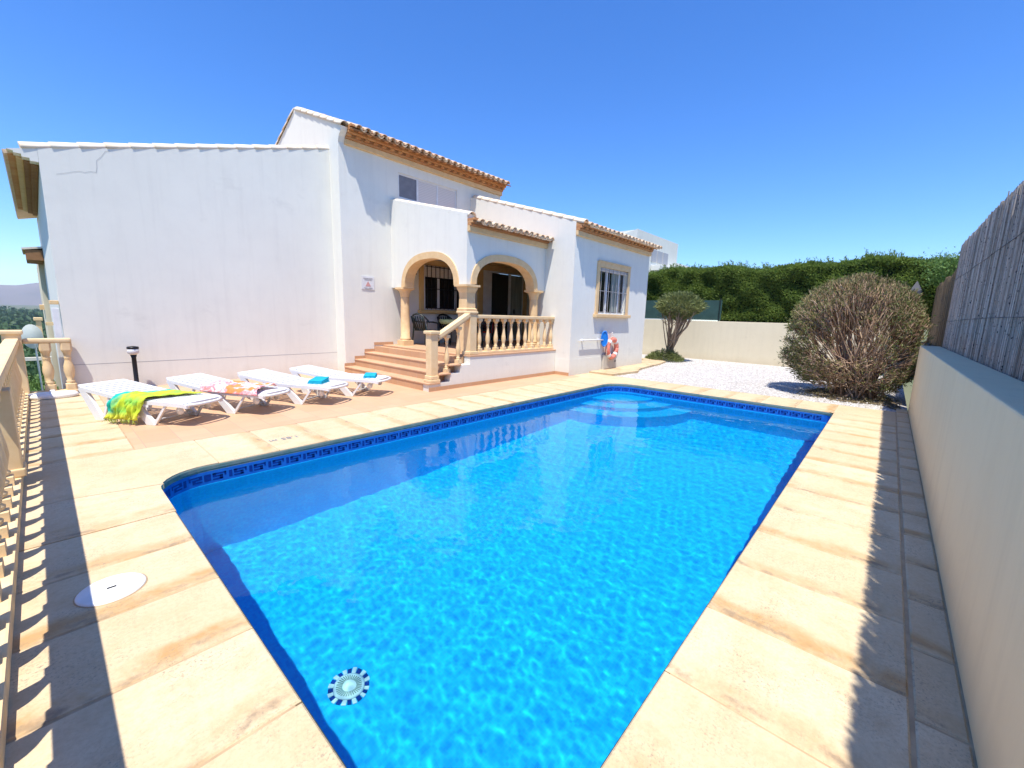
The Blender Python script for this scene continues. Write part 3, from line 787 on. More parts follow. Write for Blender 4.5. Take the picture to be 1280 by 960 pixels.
# wing window with surround, grille, shutter box
def frame_ring(mb,x0,x1,z0,z1,w,y0,y1,m=0,bev=.006,bottom=True):
    mb.box(x0-w,x0,y0,y1,z0,z1+w,m,bev); mb.box(x1,x1+w,y0,y1,z0,z1+w,m,bev); mb.box(x0+.001,x1-.001,y0,y1,z1,z1+w,m,bev)
    if bottom: mb.box(x0-w,x1+w,y0,y1,z0-w,z0-.001,m,bev)
def window(x0,x1,z0,z1,y,bars,box_h,mats=M,cur=False):
    wf=MB(); w=.04; Y=y+.09
    frame_ring(wf,x0+w+.002,x1-w-.002,z0+w+.002,z1-w-.002,w,Y,Y+.05,0,.003)
    xm=x0+(x1-x0)*.36; wf.box(xm-.04,xm+.04,Y+.002,Y+.045,z0+w,z1-w)
    xm2=x0+(x1-x0)*.80; wf.box(xm2-.03,xm2+.03,Y+.004,Y+.04,z0+w,z1-w)
    win=wf.build('window',M['alu'],villa)
    g=MB(); g.box(x0+.03,x1-.03,Y+.03,Y+.036,z0+.03,z1-.03); g.build('pane',M['glass_dark'],win)
    if cur:
        c=MB(); c.box(xm+.3,xm+.75,Y+.020,Y+.028,z0+.06,z1-.07); c.build('curtain',M['curtain'],win)
    b=MB(); b.box(x0+.002,x1-.002,y+.02,Y-.002,z1-box_h,z1-.002); b.build('roller_shutter',M['shutter'],win)
    gr=MB(); k=bars
    for i in range(k):
        x=x0+.06+(x1-x0-.12)*i/(k-1); gr.box(x-.007,x+.007,y-.040,y-.029,z0+.02,z1-.02)
    for z in (z0+.06,(z0+z1)/2,z1-.05): gr.box(x0-.01,x1+.01,y-.029,y-.021,z-.007,z+.007)
    for x in (x0+.02,x1-.02):
        for z in (z0+.06,z1-.05): gr.box(x-.01,x+.01,y-.028,y+.03,z-.008,z+.008)
    gr.build('grille',M['iron'] if cur else M['black'],win)
    return win
win=window(10.80,12.50,1.70,3.02,WY,8,.10,cur=True)
mb=MB(); frame_ring(mb,10.80,12.50,1.70,3.02,.15,WY-.035,WY+.02,bottom=False,bev=.01); mb.box(10.66,12.64,WY-.05,WY-.036,3.15,3.20,bev=.006); mb.build('surround',M['cast'],win)
mb=MB(); mb.box(10.58,12.72,WY-.11,WY+.03,1.60,1.697,bev=.015); mb.build('sill',M['cast'],win)
# porch window (dark, with black grille) and its ochre surround
pm=MB(); pm.poly([(7.6,UY-.0,1.6),(7.6,UY,1.6),(7.6,UY,1.6)])
def flush_window():
    x0,x1,z0,z1=7.64,9.15,1.68,2.98; Y=UY-.05
    wf=MB(); frame_ring(wf,x0+.045,x1-.045,z0+.045,z1-.045,.04,Y,Y+.03,0,.003)
    for xm in (8.18,8.86): wf.box(xm-.045,xm+.035,Y-.004,Y+.02,z0+.04,z1-.04)
    win=wf.build('window',M['alu'],villa)
    g=MB(); g.box(x0+.02,x1-.02,Y+.015,Y+.02,z0+.02,z1-.02); g.build('pane',M['glass_dark'],win)
    b=MB(); b.box(x0+.01,x1-.01,Y-.035,Y-.006,z1-.34,z1-.01); b.build('roller_shutter',M['shutter'],win)
    gr=MB()
    for i in range(10):
        x=x0+.05+(x1-x0-.1)*i/9; gr.box(x-.009,x+.009,Y-.10,Y-.085,z0+.02,z1-.02)
    for z in (z0+.05,2.30,z1-.36,z1-.05): gr.box(x0,x1,Y-.085,Y-.075,z-.011,z+.011)
    gr.build('grille',M['black'],win)
    s=MB(); frame_ring(s,x0,x1,z0,z1,.15,UY-.06,UY-.003,0,.008,bottom=False); s.box(x0-.2,x1+.2,UY-.13,UY-.003,z0-.10,z0-.002,bev=.012); s.build('surround',M['ochre'],win)
flush_window()
# porch door
dr=MB(); x0,x1,z1=10.05,12.12,3.06; Y=UY-.05
frame_ring(dr,10.47,12.08,.70,z1-.05,.05,Y,Y+.035,0,.003,bottom=False); dr.box(11.32,11.44,Y-.004,Y+.03,.70,z1-.05)
dr.box(10.06,10.41,Y+.005,Y+.03,.70,z1-.01)
door=dr.build('door',M['alu'],villa)
g=MB(); g.box(10.47,11.32,Y+.012,Y+.018,.70,z1-.06); g.build('dark_opening',M['glass_dark'],door)
g=MB(); g.box(11.44,12.08,Y+.010,Y+.016,.70,z1-.06); g.build('curtain',M['curtain'],door)
g=MB(); g.box(11.62,11.66,Y-.02,Y+.008,1.65,1.80,bev=.004); g.build('handle',M['black'],door)
s=MB(); frame_ring(s,x0,x1,.70,z1,.22,UY-.065,UY-.003,0,.008,bottom=False); s.build('surround',M['ochre'],door)
mb=MB(); mb.box(7.22,7.36,UY-.10,UY-.003,2.66,2.72,bev=.01); mb.build('wall_lamp',M['black'],villa)
# ledge and sliver details on the far left side face of the wing
mb=MB(); mb.box(.15,.262,10.95,11.25,1.56,1.63,bev=.01); mb.build('ledge',M['cast'],villa)


# ------------------------------------------------------------------ balustrades
BP=[(.055,0),(.055,.075),(.034,.08),(.046,.10),(.046,.115),(.030,.13),(.040,.18),(.054,.25),(.050,.33),(.036,.43),(.025,.53),(.023,.57),(.034,.585),(.034,.60),(.026,.61),(.034,.64),(.052,.685),(.055,.69),(.055,.75)]
def baluster_mesh(h,name='baluster'):
    mb=MB(); k=h/.75
    mb.lathe([(r,z*k) for r,z in BP],(0,0,0),seg=12,sq=[1,1]+[0]*14+[0,1,1])
    o=mb.build(name,M['cast_pale']); me=o.data; bpy.data.objects.remove(o); return me
def put_balusters(parent,me,pts,z,group=None,sx=1):
    base=parent.location
    for i,(x,y) in enumerate(pts):
        o=bpy.data.objects.new('baluster',me); COL.objects.link(o)
        zz=z[i] if hasattr(z,'__len__') else z
        child_local(o,parent,(x-base[0],y-base[1],zz-base[2]))
# porch balustrade
pb=thing('porch_balustrade','cream balustrade on the porch edge with a sloping handrail down the steps','balustrade',(6.48,7.0,.69))
mb=MB(); mb.box(6.545,9.498,6.925,7.075,1.50,1.585,bev=.02); mb.build('top_rail',M['cast_pale'],pb)
mb=MB(); mb.box(6.545,9.498,6.93,7.07,FLZ+.001,FLZ+.06,bev=.01); mb.build('base_rail',M['cast_pale'],pb)
mb=MB(); mb.box(6.335,6.54,6.91,7.13,FLZ+.001,1.60,bev=.012); mb.box(6.31,6.565,6.885,7.16,FLZ+.002,FLZ+.08,bev=.015); mb.box(6.315,6.57,6.89,7.15,1.60,1.655,bev=.02); mb.box(6.53,6.83,7.25,7.55,FLZ+.001,1.60,bev=.012); mb.box(6.50,6.86,7.22,7.58,1.60,1.66,bev=.02)
mb.build('pedestal',M['cast_pale'],pb)
me1=baluster_mesh(.75)
put_balusters(pb,me1,[(6.70+i*.273,7.0) for i in range(11)],FLZ+.058)
mb=MB()   # newel at the foot of the steps
mb.box(5.26,5.44,6.90,7.08,.31,1.17,bev=.01); mb.box(5.225,5.475,6.865,7.115,.1735,.23,bev=.01); mb.box(5.24,5.46,6.88,7.10,.231,.312,bev=.015); mb.box(5.225,5.475,6.865,7.115,1.165,1.235,bev=.02)
mb.build('newel_post',M['cast_pale'],pb)
mb=MB()
a=Vector((5.44,7.0,1.13)); b=Vector((6.34,7.0,1.62))
for off,w,t in ((0,.085,.07),(-.072,.055,.05)):
    p=[(a.x,6.99-w,a.z+off),(b.x,6.99-w,b.z+off),(b.x,6.99+w,b.z+off),(a.x,6.99+w,a.z+off)]
    dd=(b-a).normalized(); mb.slab(p,(-dd.z,0,dd.x),t)
mb.build('handrail',M['cast_pale'],pb)
me2=baluster_mesh(.80)
put_balusters(pb,me2,[(5.74,6.99),(6.06,6.99)],[.346,.518])
# left deck balustrade along the drop
lb=thing('deck_balustrade','long cream cast stone balustrade along the left edge of the pool deck','balustrade',(-.33,5.6,0))
mb=MB(); mb.box(-.405,-.255,-2.4,10.66,.89,.995,bev=.018); mb.box(-.385,-.275,-2.4,10.66,.855,.892,bev=.006); mb.build('top_rail',M['cast_pale'],lb)
mb=MB(); mb.box(-.42,-.24,-2.4,10.66,-.01,.085,bev=.012); mb.build('base_rail',M['cast_pale'],lb)
me3=baluster_mesh(.77)
ysb=[2.26+.295*k+.1 for k in range(-15,28)]
posts=[5.6,10.76,.35]
put_balusters(lb,me3,[(-.33,y) for y in ysb if all(abs(y-p)>.2 for p in posts) and y<10.6],.083)
for y in posts:
    mb=MB(); e=.004 if y!=10.76 else 0
    mb.box(-.435,-.225,y-.11,y+.11,.086 if y<10 else 0.0,1.06 if y>10 else .853,bev=.01)
    if y>10: mb.box(-.46,-.20,y-.135,y+.135,1.055,1.125,bev=.02)
    else:
        mb.box(-.45,-.21,y-.13,y+.13,.086,.16,bev=.012)
    mb.build('post',M['cast_pale'],lb)
# short end balustrade between the post and the house
eb=thing('end_balustrade','short two-baluster balustrade between the corner post and the white gable wall','balustrade',(.03,10.76,0))
mb=MB(); mb.box(-.222,.345,10.69,10.83,.90,.985,bev=.03); mb.build('top_rail',M['cast_pale'],eb)
mb=MB(); mb.box(-.222,.34,10.68,10.84,-.01,.08,bev=.012); mb.build('base_rail',M['cast_pale'],eb)
BPf=[(r*1.25,z) for r,z in BP]
mb=MB(); mb.lathe([(.07,0),(.07,.10),(.045,.11),(.058,.13),(.058,.15),(.040,.17),(.058,.24),(.072,.33),(.066,.42),(.045,.50),(.042,.54),(.052,.56),(.042,.58),(.05,.64),(.072,.70),(.072,.82)],(0,0,0),seg=16,sq=[1,1]+[0]*12+[1,1])
o=mb.build('baluster',M['cast_pale']); me4=o.data; bpy.data.objects.remove(o)
put_balusters(eb,me4,[(.02,10.76),(.27,10.76)],.08)

# ------------------------------------------------------------------ right wall, reed fence
rw=MB(); rw.box(-2.5,10.95,-.72,-.45,-.1,1.25,bev=.012)
rwo=thing('boundary_wall','cream rendered boundary wall running along the right side of the deck','wall',(4,-.58,0))
rw.build('wall_body',M['shade_wall'],rwo)
mb=MB(); mb.box(10.96,18.6,-1.0,-.75,-.1,1.12,bev=.02)
o=mb.build('low_stone_wall',M['grey_stone'],label='low grey wall behind the big bush past the cream boundary wall',cat='wall')
def reeds(name,x0,x1,y,z0,z1fn,mat,dx=.010,label=None,cat=None,layers=2,parent=None,kind=None):
    n=int((x1-x0)/dx)*layers
    x=rng.uniform(x0,x1,n); yy=y+rng.uniform(-.02,.02,n); r=rng.uniform(.004,.0085,n)
    top=np.array([z1fn(a) for a in x])+rng.normal(0,.012,n)+ (rng.random(n)<.02)*rng.uniform(0,.07,n)
    lean=rng.normal(0,.012,n); bot=z0+rng.uniform(-.02,.03,n)
    tri=np.array([[1,0],[-.5,.87],[-.5,-.87]]); a0=rng.uniform(0,6.28,n)
    c,s_=np.cos(a0),np.sin(a0); tx=tri[None,:,0]*c[:,None]-tri[None,:,1]*s_[:,None]; ty=tri[None,:,0]*s_[:,None]+tri[None,:,1]*c[:,None]
    lv=[]
    for k,t in enumerate((0,.5,1)):
        bow=rng.normal(0,.006,n) if k==1 else 0
        zz=bot+(top-bot)*t
        lv.append(np.stack([x[:,None]+lean[:,None]*t+(bow if np.isscalar(bow) else bow[:,None])+tx*r[:,None],yy[:,None]+ty*r[:,None],np.repeat(zz[:,None],3,1)],-1))
    V=np.concatenate(lv,1).reshape(-1,3)
    f=[]
    for k in (0,3):
        for i in range(3):
            j=(i+1)%3; f.append([k+i,k+j,k+3+j,k+3+i])
    F=(np.array(f)[None]+9*np.arange(n)[:,None,None]).reshape(-1,4)
    return quads_mesh(name,V,F,mat,parent=parent,smooth=False)
def reedmat(name,a,b,c):
    m,nt,bs=newmat(name); g=nt.nodes.new('ShaderNodeNewGeometry'); p=wpos(nt)
    col=mix(nt,g.outputs['Random Per Island'],a,b); col=mix(nt,ramp(nt,noise(nt,2.3,4,vec=mapping(nt,p,(1,1,.5))),.5,.8),col,c)
    rgh=ramp(nt,noise(nt,14,5,.7,vec=mapping(nt,p,(1.6,1.6,.5))),.38,.66); col=mix(nt,math_(nt,'MULTIPLY',rgh,.45),col,(.17,.14,.12)); spk=ramp(nt,noise(nt,30,3,vec=p),.62,.70); col=mix(nt,spk,col,(.03,.025,.03))
    nt.links.new(col,bs.inputs['Base Color']); bs.inputs['Roughness'].default_value=.85; return m
M['reed']=reedmat('grey_reed',(.28,.225,.18),(.72,.62,.52),(.46,.37,.28))
M['reed_brown']=reedmat('brown_heather',(.28,.18,.08),(.40,.27,.12),(.20,.12,.06))
rf=thing('reed_fence','grey weathered reed screen standing on top of the boundary wall','fence',(4,-.76,1.2))
top=lambda x:2.99+.012*math.sin(x*1.9)+.03*math.sin(x*.7+1)
reeds('reed_panel',-2.5,11.0,-.765,1.10,top,M['reed'],.0095,parent=rf)
mb=MB(); mb.box(-2.5,11.0,-.80,-.792,1.12,2.90); mb.build('reed_backing',M['reed'],rf)
for z in (1.70,2.42):
    mb=MB(); mb.tube([(x*.5-2.5,-.742+random.uniform(-.002,.004),z+random.uniform(-.012,.012)) for x in range(28)],.0035,4); mb.build('wire',M['black'],rf)
for x in (.8,3.9,7.0,10.0):
    mb=MB(); mb.tube([(x,-.83,.9),(x,-.83,2.95)],.02,8); mb.build('support_post',M['black'],rf)
rb=thing('heather_fence','brown heather screen behind the big bush, lower and darker than the grey reeds','fence',(14,-.95,1.1))
reeds('heather_panel',11.0,18.5,-.90,1.08,lambda x:2.78+.04*math.sin(x*3),M['reed_brown'],.014,parent=rb)
mb=MB(); mb.box(11.0,18.5,-.96,-.952,1.09,2.72); mb.build('heather_backing',M['reed_brown'],rb)

# ------------------------------------------------------------------ garden wall, hedge, mesh
gw=MB(); gw.box(18.4,18.62,-.74,10.0,-.1,1.58,bev=.012)
gw.build('garden_wall',M['cream_wall'],label='cream rendered garden wall at the far end of the gravel, under the tall hedge',cat='wall')
mf_=thing('mesh_fence','dark green windbreak mesh fence on top of the far garden wall','fence',(18.5,7.5,1.6))
mb=MB(); mb.box(18.50,18.512,5.2,10.2,1.62,2.42); mb.build('mesh_panel',M['greymesh'],mf_)
for y in (5.25,7.3,9.4):
    mb=MB(); mb.box(18.47,18.53,y,y+.04,1.58,2.5); mb.build('post',M['dark_plastic'],mf_)
hg=thing('cypress_hedge','tall dense green cypress hedge with an uneven top behind the far garden wall','hedge',(19.8,4.5,0))
def hz(y): return 3.74+.07*math.sin(y*1.1+.5)+.06*math.sin(y*2.7)+.08*mnoise.noise(Vector((y*1.9,2,0)))+.07*mnoise.noise(Vector((y*5,2,0)))
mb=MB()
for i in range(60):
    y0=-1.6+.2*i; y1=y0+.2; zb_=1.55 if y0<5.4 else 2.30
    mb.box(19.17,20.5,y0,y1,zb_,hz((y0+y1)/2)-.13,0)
mb.build('shade_core',M['hedge_core'],hg)  # solid boxes, coloured near-black to stand for the shade inside the hedge
def hedge_leaves(n,face):
    y=rng.uniform(-1.7,10.5,n)
    hzv=np.array([hz(a) for a in y]); zb_=np.where(y<5.5,1.62,2.38)
    if face=='front':
        z=zb_+(hzv-zb_)*rng.random(n); x=18.98+.30*np.array([mnoise.noise(Vector((b*1.6,c*1.6,0))) for b,c in zip(y,z)])+rng.exponential(.05,n)
        x+=np.clip((z-(hzv-.18))/.18,0,1)**2*.16
        D=np.stack([rng.normal(-.8,.5,n),rng.normal(0,.7,n),rng.normal(.35,.5,n)],-1)
    else:
        x=rng.uniform(19.1,20.6,n); z=hzv-rng.exponential(.06,n)+ (rng.random(n)<.06)*rng.uniform(0,.22,n)*(np.sin(y*3.1)>.0)
        D=np.stack([rng.normal(-.2,.5,n),rng.normal(0,.5,n),rng.normal(1,.4,n)],-1)
    P=np.stack([x,y,z],-1)
    # clump: pull leaves toward random twig centres
    c=P[rng.integers(0,n,n//10)]
    return P,D
Vs=[];Fs=[];off=0
for n,f in ((52000,'front'),(20000,'top')):
    P,D=hedge_leaves(n,f); V,F=leaves(P,D,rng.uniform(.07,.16,n),rng.uniform(.02,.045,n)); Vs.append(V);Fs.append(F+off);off+=len(V)
# feathery shoots sticking out of the top
ns=260; sy=rng.uniform(-1.5,10.3,ns); 
for a in sy:
    zt_=hz(a); h=rng.uniform(.08,.34)*(1 if math.sin(a*1.7)>-.2 else .4); m_=26; t=rng.random(m_); sx=rng.uniform(19.1,20.2)
    P=np.stack([sx+rng.normal(0,.02,m_)+t*rng.normal(0,.05),a+rng.normal(0,.02,m_)+t*h*.35,zt_-.05+t*h],-1)
    D=np.stack([rng.normal(0,.5,m_),rng.normal(.2,.5,m_),np.full(m_,.9)],-1); V,F=leaves(P,D,.07,.022); Vs.append(V);Fs.append(F+off);off+=len(V)
quads_mesh('foliage',np.concatenate(Vs),np.concatenate(Fs),M['hedge'],parent=hg)
# a sprig of lighter green tree over the far right end
tr=thing('garden_tree','bright green loose tree showing over the fence at the right end of the hedge','tree',(17.6,-1.6,0))
mb=MB(); mb.tube([(17.6,-1.6,-.2),(17.65,-1.55,1.6),(17.5,-1.5,2.7)],[.08,.06,.03],7); mb.build('trunk',M['bark'],tr)
n=5200; c=rng.normal(size=(14,3))*np.array([.7,.45,.22])+np.array([17.6,-1.35,3.25]); ci=rng.integers(0,14,n)
P=c[ci]+rng.normal(size=(n,3))*np.array([.22,.22,.13]); D=rng.normal(size=(n,3))+np.array([0,0,.6])
V,F=leaves(P,D,rng.uniform(.05,.11,n),rng.uniform(.02,.04,n)); quads_mesh('crown',V,F,M['ground_green'],parent=tr)
mb=MB(); mb.lathe([(.20,0),(.20,.2),(.01,.50)],(18.0,-.42,2.46),seg=4,smooth=False); mb.box(17.87,18.13,-.55,-.29,.0,2.47)
mb.build('stone_pillar',M['grey_stone'],label='grey stone pillar with a pointed cap showing above the big bush',cat='pillar')

# ------------------------------------------------------------------ big dry bush
def bush():
    root=thing('oleander_bush','large rounded half-bare bush of dense brown twigs beside the far right end of the pool','bush',(12.15,.45,0))
    C=Vector((12.25,.62,1.28)); R_=Vector((1.12,1.22,1.32))
    base=Vector((12.15,.42,0))
    stems=MB(); tips=[]
    def surf(th,ph,k=1.0):
        d=Vector((math.cos(th)*math.cos(ph),math.sin(th)*math.cos(ph),math.sin(ph)))
        rr=1+.13*mnoise.noise(d*2.1)+.06*mnoise.noise(d*5)
        sx=math.copysign(abs(d.x)**.85,d.x);sy=math.copysign(abs(d.y)**.85,d.y);sz=math.copysign(abs(d.z)**.8,d.z)
        p=C+Vector((sx*R_.x,sy*R_.y,sz*R_.z))*rr*k
        return p
    for i in range(190):
        th=random.uniform(0,2*PI); ph=math.asin(random.uniform(-.86,1))
        e=surf(th,ph,random.uniform(.94,1.0)); e.y=max(e.y,-.62)
        b=base+Vector((random.gauss(0,.15),random.gauss(0,.17),0))
        dirn=(e-b)
        m1=b+dirn*.33+Vector((0,0,.10+.1*random.random()))+Vector((random.gauss(0,.04),random.gauss(0,.04),0)); m2=b+dirn*.68+Vector((random.gauss(0,.05),random.gauss(0,.05),.08))
        r=random.uniform(.010,.024)
        if i%8==0: r=.036
        stems.tube([b,m1,m2,e],[r,r*.8,r*.5,r*.22],4)
        # sub twigs
        for k in range(8):
            t=random.uniform(.40,.92); p=m1.lerp(e,t) if t>.5 else m1
            p=(m1.lerp(m2,t/.68) if t<.68 else m2.lerp(e,(t-.68)/.32))
            th2=th+random.gauss(0,.17); ph2=min(1.5,max(-.9,ph+random.gauss(0,.15)))
            q=surf(th2,ph2,random.uniform(.93,1.03)); q.y=max(q.y,-.66)
            mid=p.lerp(q,.5)+Vector((random.gauss(0,.03),random.gauss(0,.03),.03))
            r3=random.uniform(.005,.011)
            stems.tube([p,mid,q],[r3*1.3,r3,r3*.45],3); tips.append((q,(q-mid).normalized(),th2))
            for kk in range(3):
                tt=random.uniform(.1,.9); p2=mid.lerp(q,tt); dq=(q-mid).normalized()*1.3+Vector((random.gauss(0,.35),random.gauss(0,.35),random.gauss(.35,.3)))
                q2=p2+dq*random.uniform(.06,.17); q2.y=max(q2.y,-.68)
                vv=q2-C; kq=math.sqrt((vv.x/R_.x)**2+(vv.y/R_.y)**2+(vv.z/R_.z)**2)
                if kq>1.06: q2=C+vv*(1.06/kq)
                stems.tube([p2,q2],[.004,.0018],3); tips.append((q2,dq.normalized(),th2))
    stems.build('branches',M['bark2'],root)
    # leaves near the shell: green on the pool-left side and by the fence, dry yellow on the cut top
    P=[];D=[];P2=[];D2=[]
    cam=Vector((0,0,1.6))
    for q,d,th in tips:
        v=(q-C); left=v.y/R_.y; low=-v.z/R_.z
        green=.20+1.3*max(0,left-.25)+ (.6 if (left<-.5) else 0)
        topc=max(0,v.z/R_.z-.35)
        for k in range(4):
            if random.random()<green*(1.1 if k<2 else .8):
                P.append(q+Vector((random.gauss(0,.04),random.gauss(0,.04),random.gauss(0,.04)))-d*random.uniform(0,.12)); D.append(d+Vector((random.gauss(0,.6),random.gauss(0,.6),random.gauss(0,.6))))
            if random.random()<.30+topc*.9:
                P2.append(q-d*random.uniform(0,.1)+Vector((random.gauss(0,.02),random.gauss(0,.02),random.gauss(0,.02)))); D2.append(d+Vector((random.gauss(0,.4),random.gauss(0,.4),random.gauss(.3,.4))))
    P=np.array([p[:] for p in P]);D=np.array([p[:] for p in D]); n=len(P)
    V,F=leaves(P,D,rng.uniform(.05,.10,n),rng.uniform(.012,.022,n)); quads_mesh('green_leaves',V,F,M['bushleaf'],parent=root)
    P=np.array([p[:] for p in P2]);D=np.array([p[:] for p in D2]); n=len(P)
    V,F=leaves(P,D,rng.uniform(.05,.10,n),rng.uniform(.013,.024,n)); quads_mesh('dry_leaves',V,F,M['dryleaf'],parent=root)
bush()
# litter of dry leaves under the bush
n=900; P=np.stack([rng.normal(11.9,.5,n),rng.uniform(-.35,1.4,n),rng.uniform(0,.02,n)],-1); P=P[(P[:,0]>10.62)]; n=len(P)
D=np.stack([rng.normal(0,1,n),rng.normal(0,1,n),rng.normal(0.1,.25,n)],-1); V,F=leaves(P,D,rng.uniform(.03,.08,n),rng.uniform(.01,.02,n)); quads_mesh('leaf_litter',V,F,M['dryleaf'],kind='stuff')

# ------------------------------------------------------------------ topiary by the house corner
def topiary():
    root=thing('topiary_shrub','flat-topped clipped shrub on several bare stems at the far corner of the villa','shrub',(16.5,6.55,0))
    c=Vector((16.4,6.12,2.04)); R_=Vector((.68,.76,.34)); b=Vector((16.6,6.45,.1)); mb=MB(); tips=[]
    for i in range(22):
        a=2*PI*i/22+random.gauss(0,.15); k=random.uniform(.35,.95)
        e=c+Vector((math.cos(a)*R_.x*k,math.sin(a)*R_.y*k,-.18)); s=b+Vector((random.gauss(0,.08),random.gauss(0,.12),0))
        m1=s.lerp(e,.35)+Vector((random.gauss(0,.05),random.gauss(0,.06),.08)); m2=s.lerp(e,.7)+Vector((random.gauss(0,.05),random.gauss(0,.05),.0))
        r=random.uniform(.022,.045); mb.tube([s,m1,m2,e],[r,r*.85,r*.7,r*.5],6)
        for j in range(8):
            p=m2.lerp(e,random.random()); q=p+Vector((random.gauss(0,.16),random.gauss(0,.16),random.uniform(.12,.34))); mb.tube([p,p.lerp(q,.5)+Vector((random.gauss(0,.02),0,0)),q],[.010,.007,.004],4)
    mb.build('stems',M['bark'],root)
    n=6500; d=rng.normal(size=(n,3)); d/=np.linalg.norm(d,axis=1,keepdims=True); rad=1-rng.exponential(.10,n); rad*=1+.10*np.sin(d[:,0]*7)*np.cos(d[:,1]*6)+rng.normal(0,.05,n)
    P=d*rad[:,None]*np.array([.74,.82,.52]); P[:,2]=np.where(P[:,2]<-.12,P[:,2]*.75,P[:,2]); P[:,2]+=-.10*(1-np.clip((P[:,1]+1)/2,0,1))*0
    taper=1-.55*np.clip(-P[:,2]/.42,0,1); P[:,0]*=taper;P[:,1]*=taper
    P+=np.array(c[:]); D=d+rng.normal(size=(n,3))*.5+np.array([0,0,.5])
    V,F=leaves(P,D,rng.uniform(.08,.17,n),rng.uniform(.022,.040,n)); quads_mesh('crown',V,F,M['topi'],parent=root)
    n=1900; a=rng.uniform(0,6.28,n); rr=np.sqrt(rng.random(n))*.66; z=.02+.34*(1-(rr/.66)**2)*rng.uniform(.2,1.15,n)
    P=np.stack([16.35+rr*np.cos(a)*.9,6.5+rr*np.sin(a)*1.0,z],-1); D=np.stack([np.cos(a),np.sin(a),rng.uniform(.1,1,n)],-1)+rng.normal(size=(n,3))*.4
    V,F=leaves(P,D,rng.uniform(.09,.20,n),rng.uniform(.022,.04,n)); quads_mesh('basal_shoots',V,F,M['topi'],parent=root)
topiary()

# ------------------------------------------------------------------ neighbouring houses
nb=thing('neighbour_house','flat-roofed white house rising behind the tall hedge','house',(24,11.8,0))
mb=MB(); mb.prism([(11.8,0),(18,0),(18,6.4),(12.9,6.55),(11.8,6.80)],'x',24,24.2)
mb.box(24.2,30.35,11.8,17,0,6.80); mb.box(30.352,34.2,11.85,17,0,5.55); mb.build('wall',M['white'],nb)
mb=MB(); mb.box(26.2,30.3,11.2,11.79,4.62,4.95,bev=.02); mb.box(30.4,34.3,11.2,11.84,4.5,4.8); mb.build('balcony',M['white'],nb)
for x in (26.1,27.0,27.9):
    mb=MB(); mb.box(x,x+.78,11.76,11.795,5.18,5.92); mb.build('shutter',simple('grey_shutter',(.36,.36,.38),(.42,.42,.44),30,.6,.1) if x<26.5 else bpy.data.materials['grey_shutter'],nb)
nh=thing('row_house','ochre-cream terraced house with small tiled eave seen past the left corner of the villa','house',(.2,22,0))
mb=MB(); mb.box(.16,6,19.6,27,-3,3.0); mb.build('wall',M['cream_wall'],nh)
mb=MB(); mb.slab([(-.12,17.6,3.02),(.6,17.6,3.16),(.6,19.55,3.16),(-.12,19.55,3.02)],(-.2,0,1),.05); mb.build('roof',M['verge'],nh)
mb=MB(); mb.box(-.06,.26,17.62,19.5,2.72,2.99); mb.build('eave',M['brick_dark'],nh)
mb=MB(); mb.box(.06,.16,20.2,22.5,1.35,1.5); mb.build('balcony',M['cast'],nh)
# lower terrace bits beyond the corner
tp=thing('terrace_pillar','thin cream stone gate pillar on the lower terrace right of the dish','pillar',(-.02,15.2,-1))
mb=MB(); mb.box(-.055,.035,15.1,15.2,-1.5,1.15,bev=.01); mb.build('shaft',M['cast_pale'],tp)
mb=MB(); mb.box(-.085,.065,15.07,15.23,1.15,1.23,bev=.015); mb.build('cap',M['cast_pale'],tp)
mb=MB(); mb.box(.10,1.2,15.15,15.27,1.04,1.12); mb.build('rail',M['cast_pale'],tp)
ds=thing('satellite_dish','pale grey round satellite dish just beyond the corner of the balustrade','satellite dish',(-.2,13.0,0))
mb=MB(); nr,na=6,22; Vd=[];Fd=[]
for i in range(nr+1):
    r=.44*i/nr
    for j in range(na):
        a=2*PI*j/na; Vd.append((-.125+r*math.cos(a)*.34,12.9+ .05*(r/.44)**2,.90+r*math.sin(a)*.56))
for i in range(nr):
    for j in range(na): Fd.append((i*na+j,i*na+(j+1)%na,(i+1)*na+(j+1)%na,(i+1)*na+j))
mb.faces(Vd,Fd,0,True); mb.build('dish',M['satellite'],ds)
mb=MB(); mb.tube([(-.10,12.93,.84),(-.10,13.0,.7),(-.10,13.0,-1.2)],.014,8); mb.tube([(-.10,12.92,.62),(-.10,12.7,.78)],.007,6); mb.build('mount',M['alu'],ds)
mb=MB(); mb.box(-2.5,.15,20.0,20.15,-.24,-.14); [mb.box(x,x+.12,20.02,20.13,-2.2,-.241) for x in (-2.3,-1.2)]; mb.build('low_white_wall',M['white'],label='low white garden wall below the deck, seen between the end balusters',cat='wall')
# leafy slope below the deck
n=26000; x=rng.uniform(-3.5,.9,n); y=rng.uniform(11.0,30,n); zz=-1.0-.08*(y-11)+.5*np.array([mnoise.noise(Vector((a*.9,b*.6,0))) for a,b in zip(x,y)])+rng.uniform(0,.5,n)
keep=(x<.2)|(y>27.5); P=np.stack([x,y,zz],-1)[keep]; n=len(P); D=rng.normal(size=(n,3))+np.array([0,-.2,.8]); V,F=leaves(P,D,rng.uniform(.08,.2,n),rng.uniform(.04,.1,n))
quads_mesh('slope_shrubs',V,F,M['ground_green'],kind='stuff')
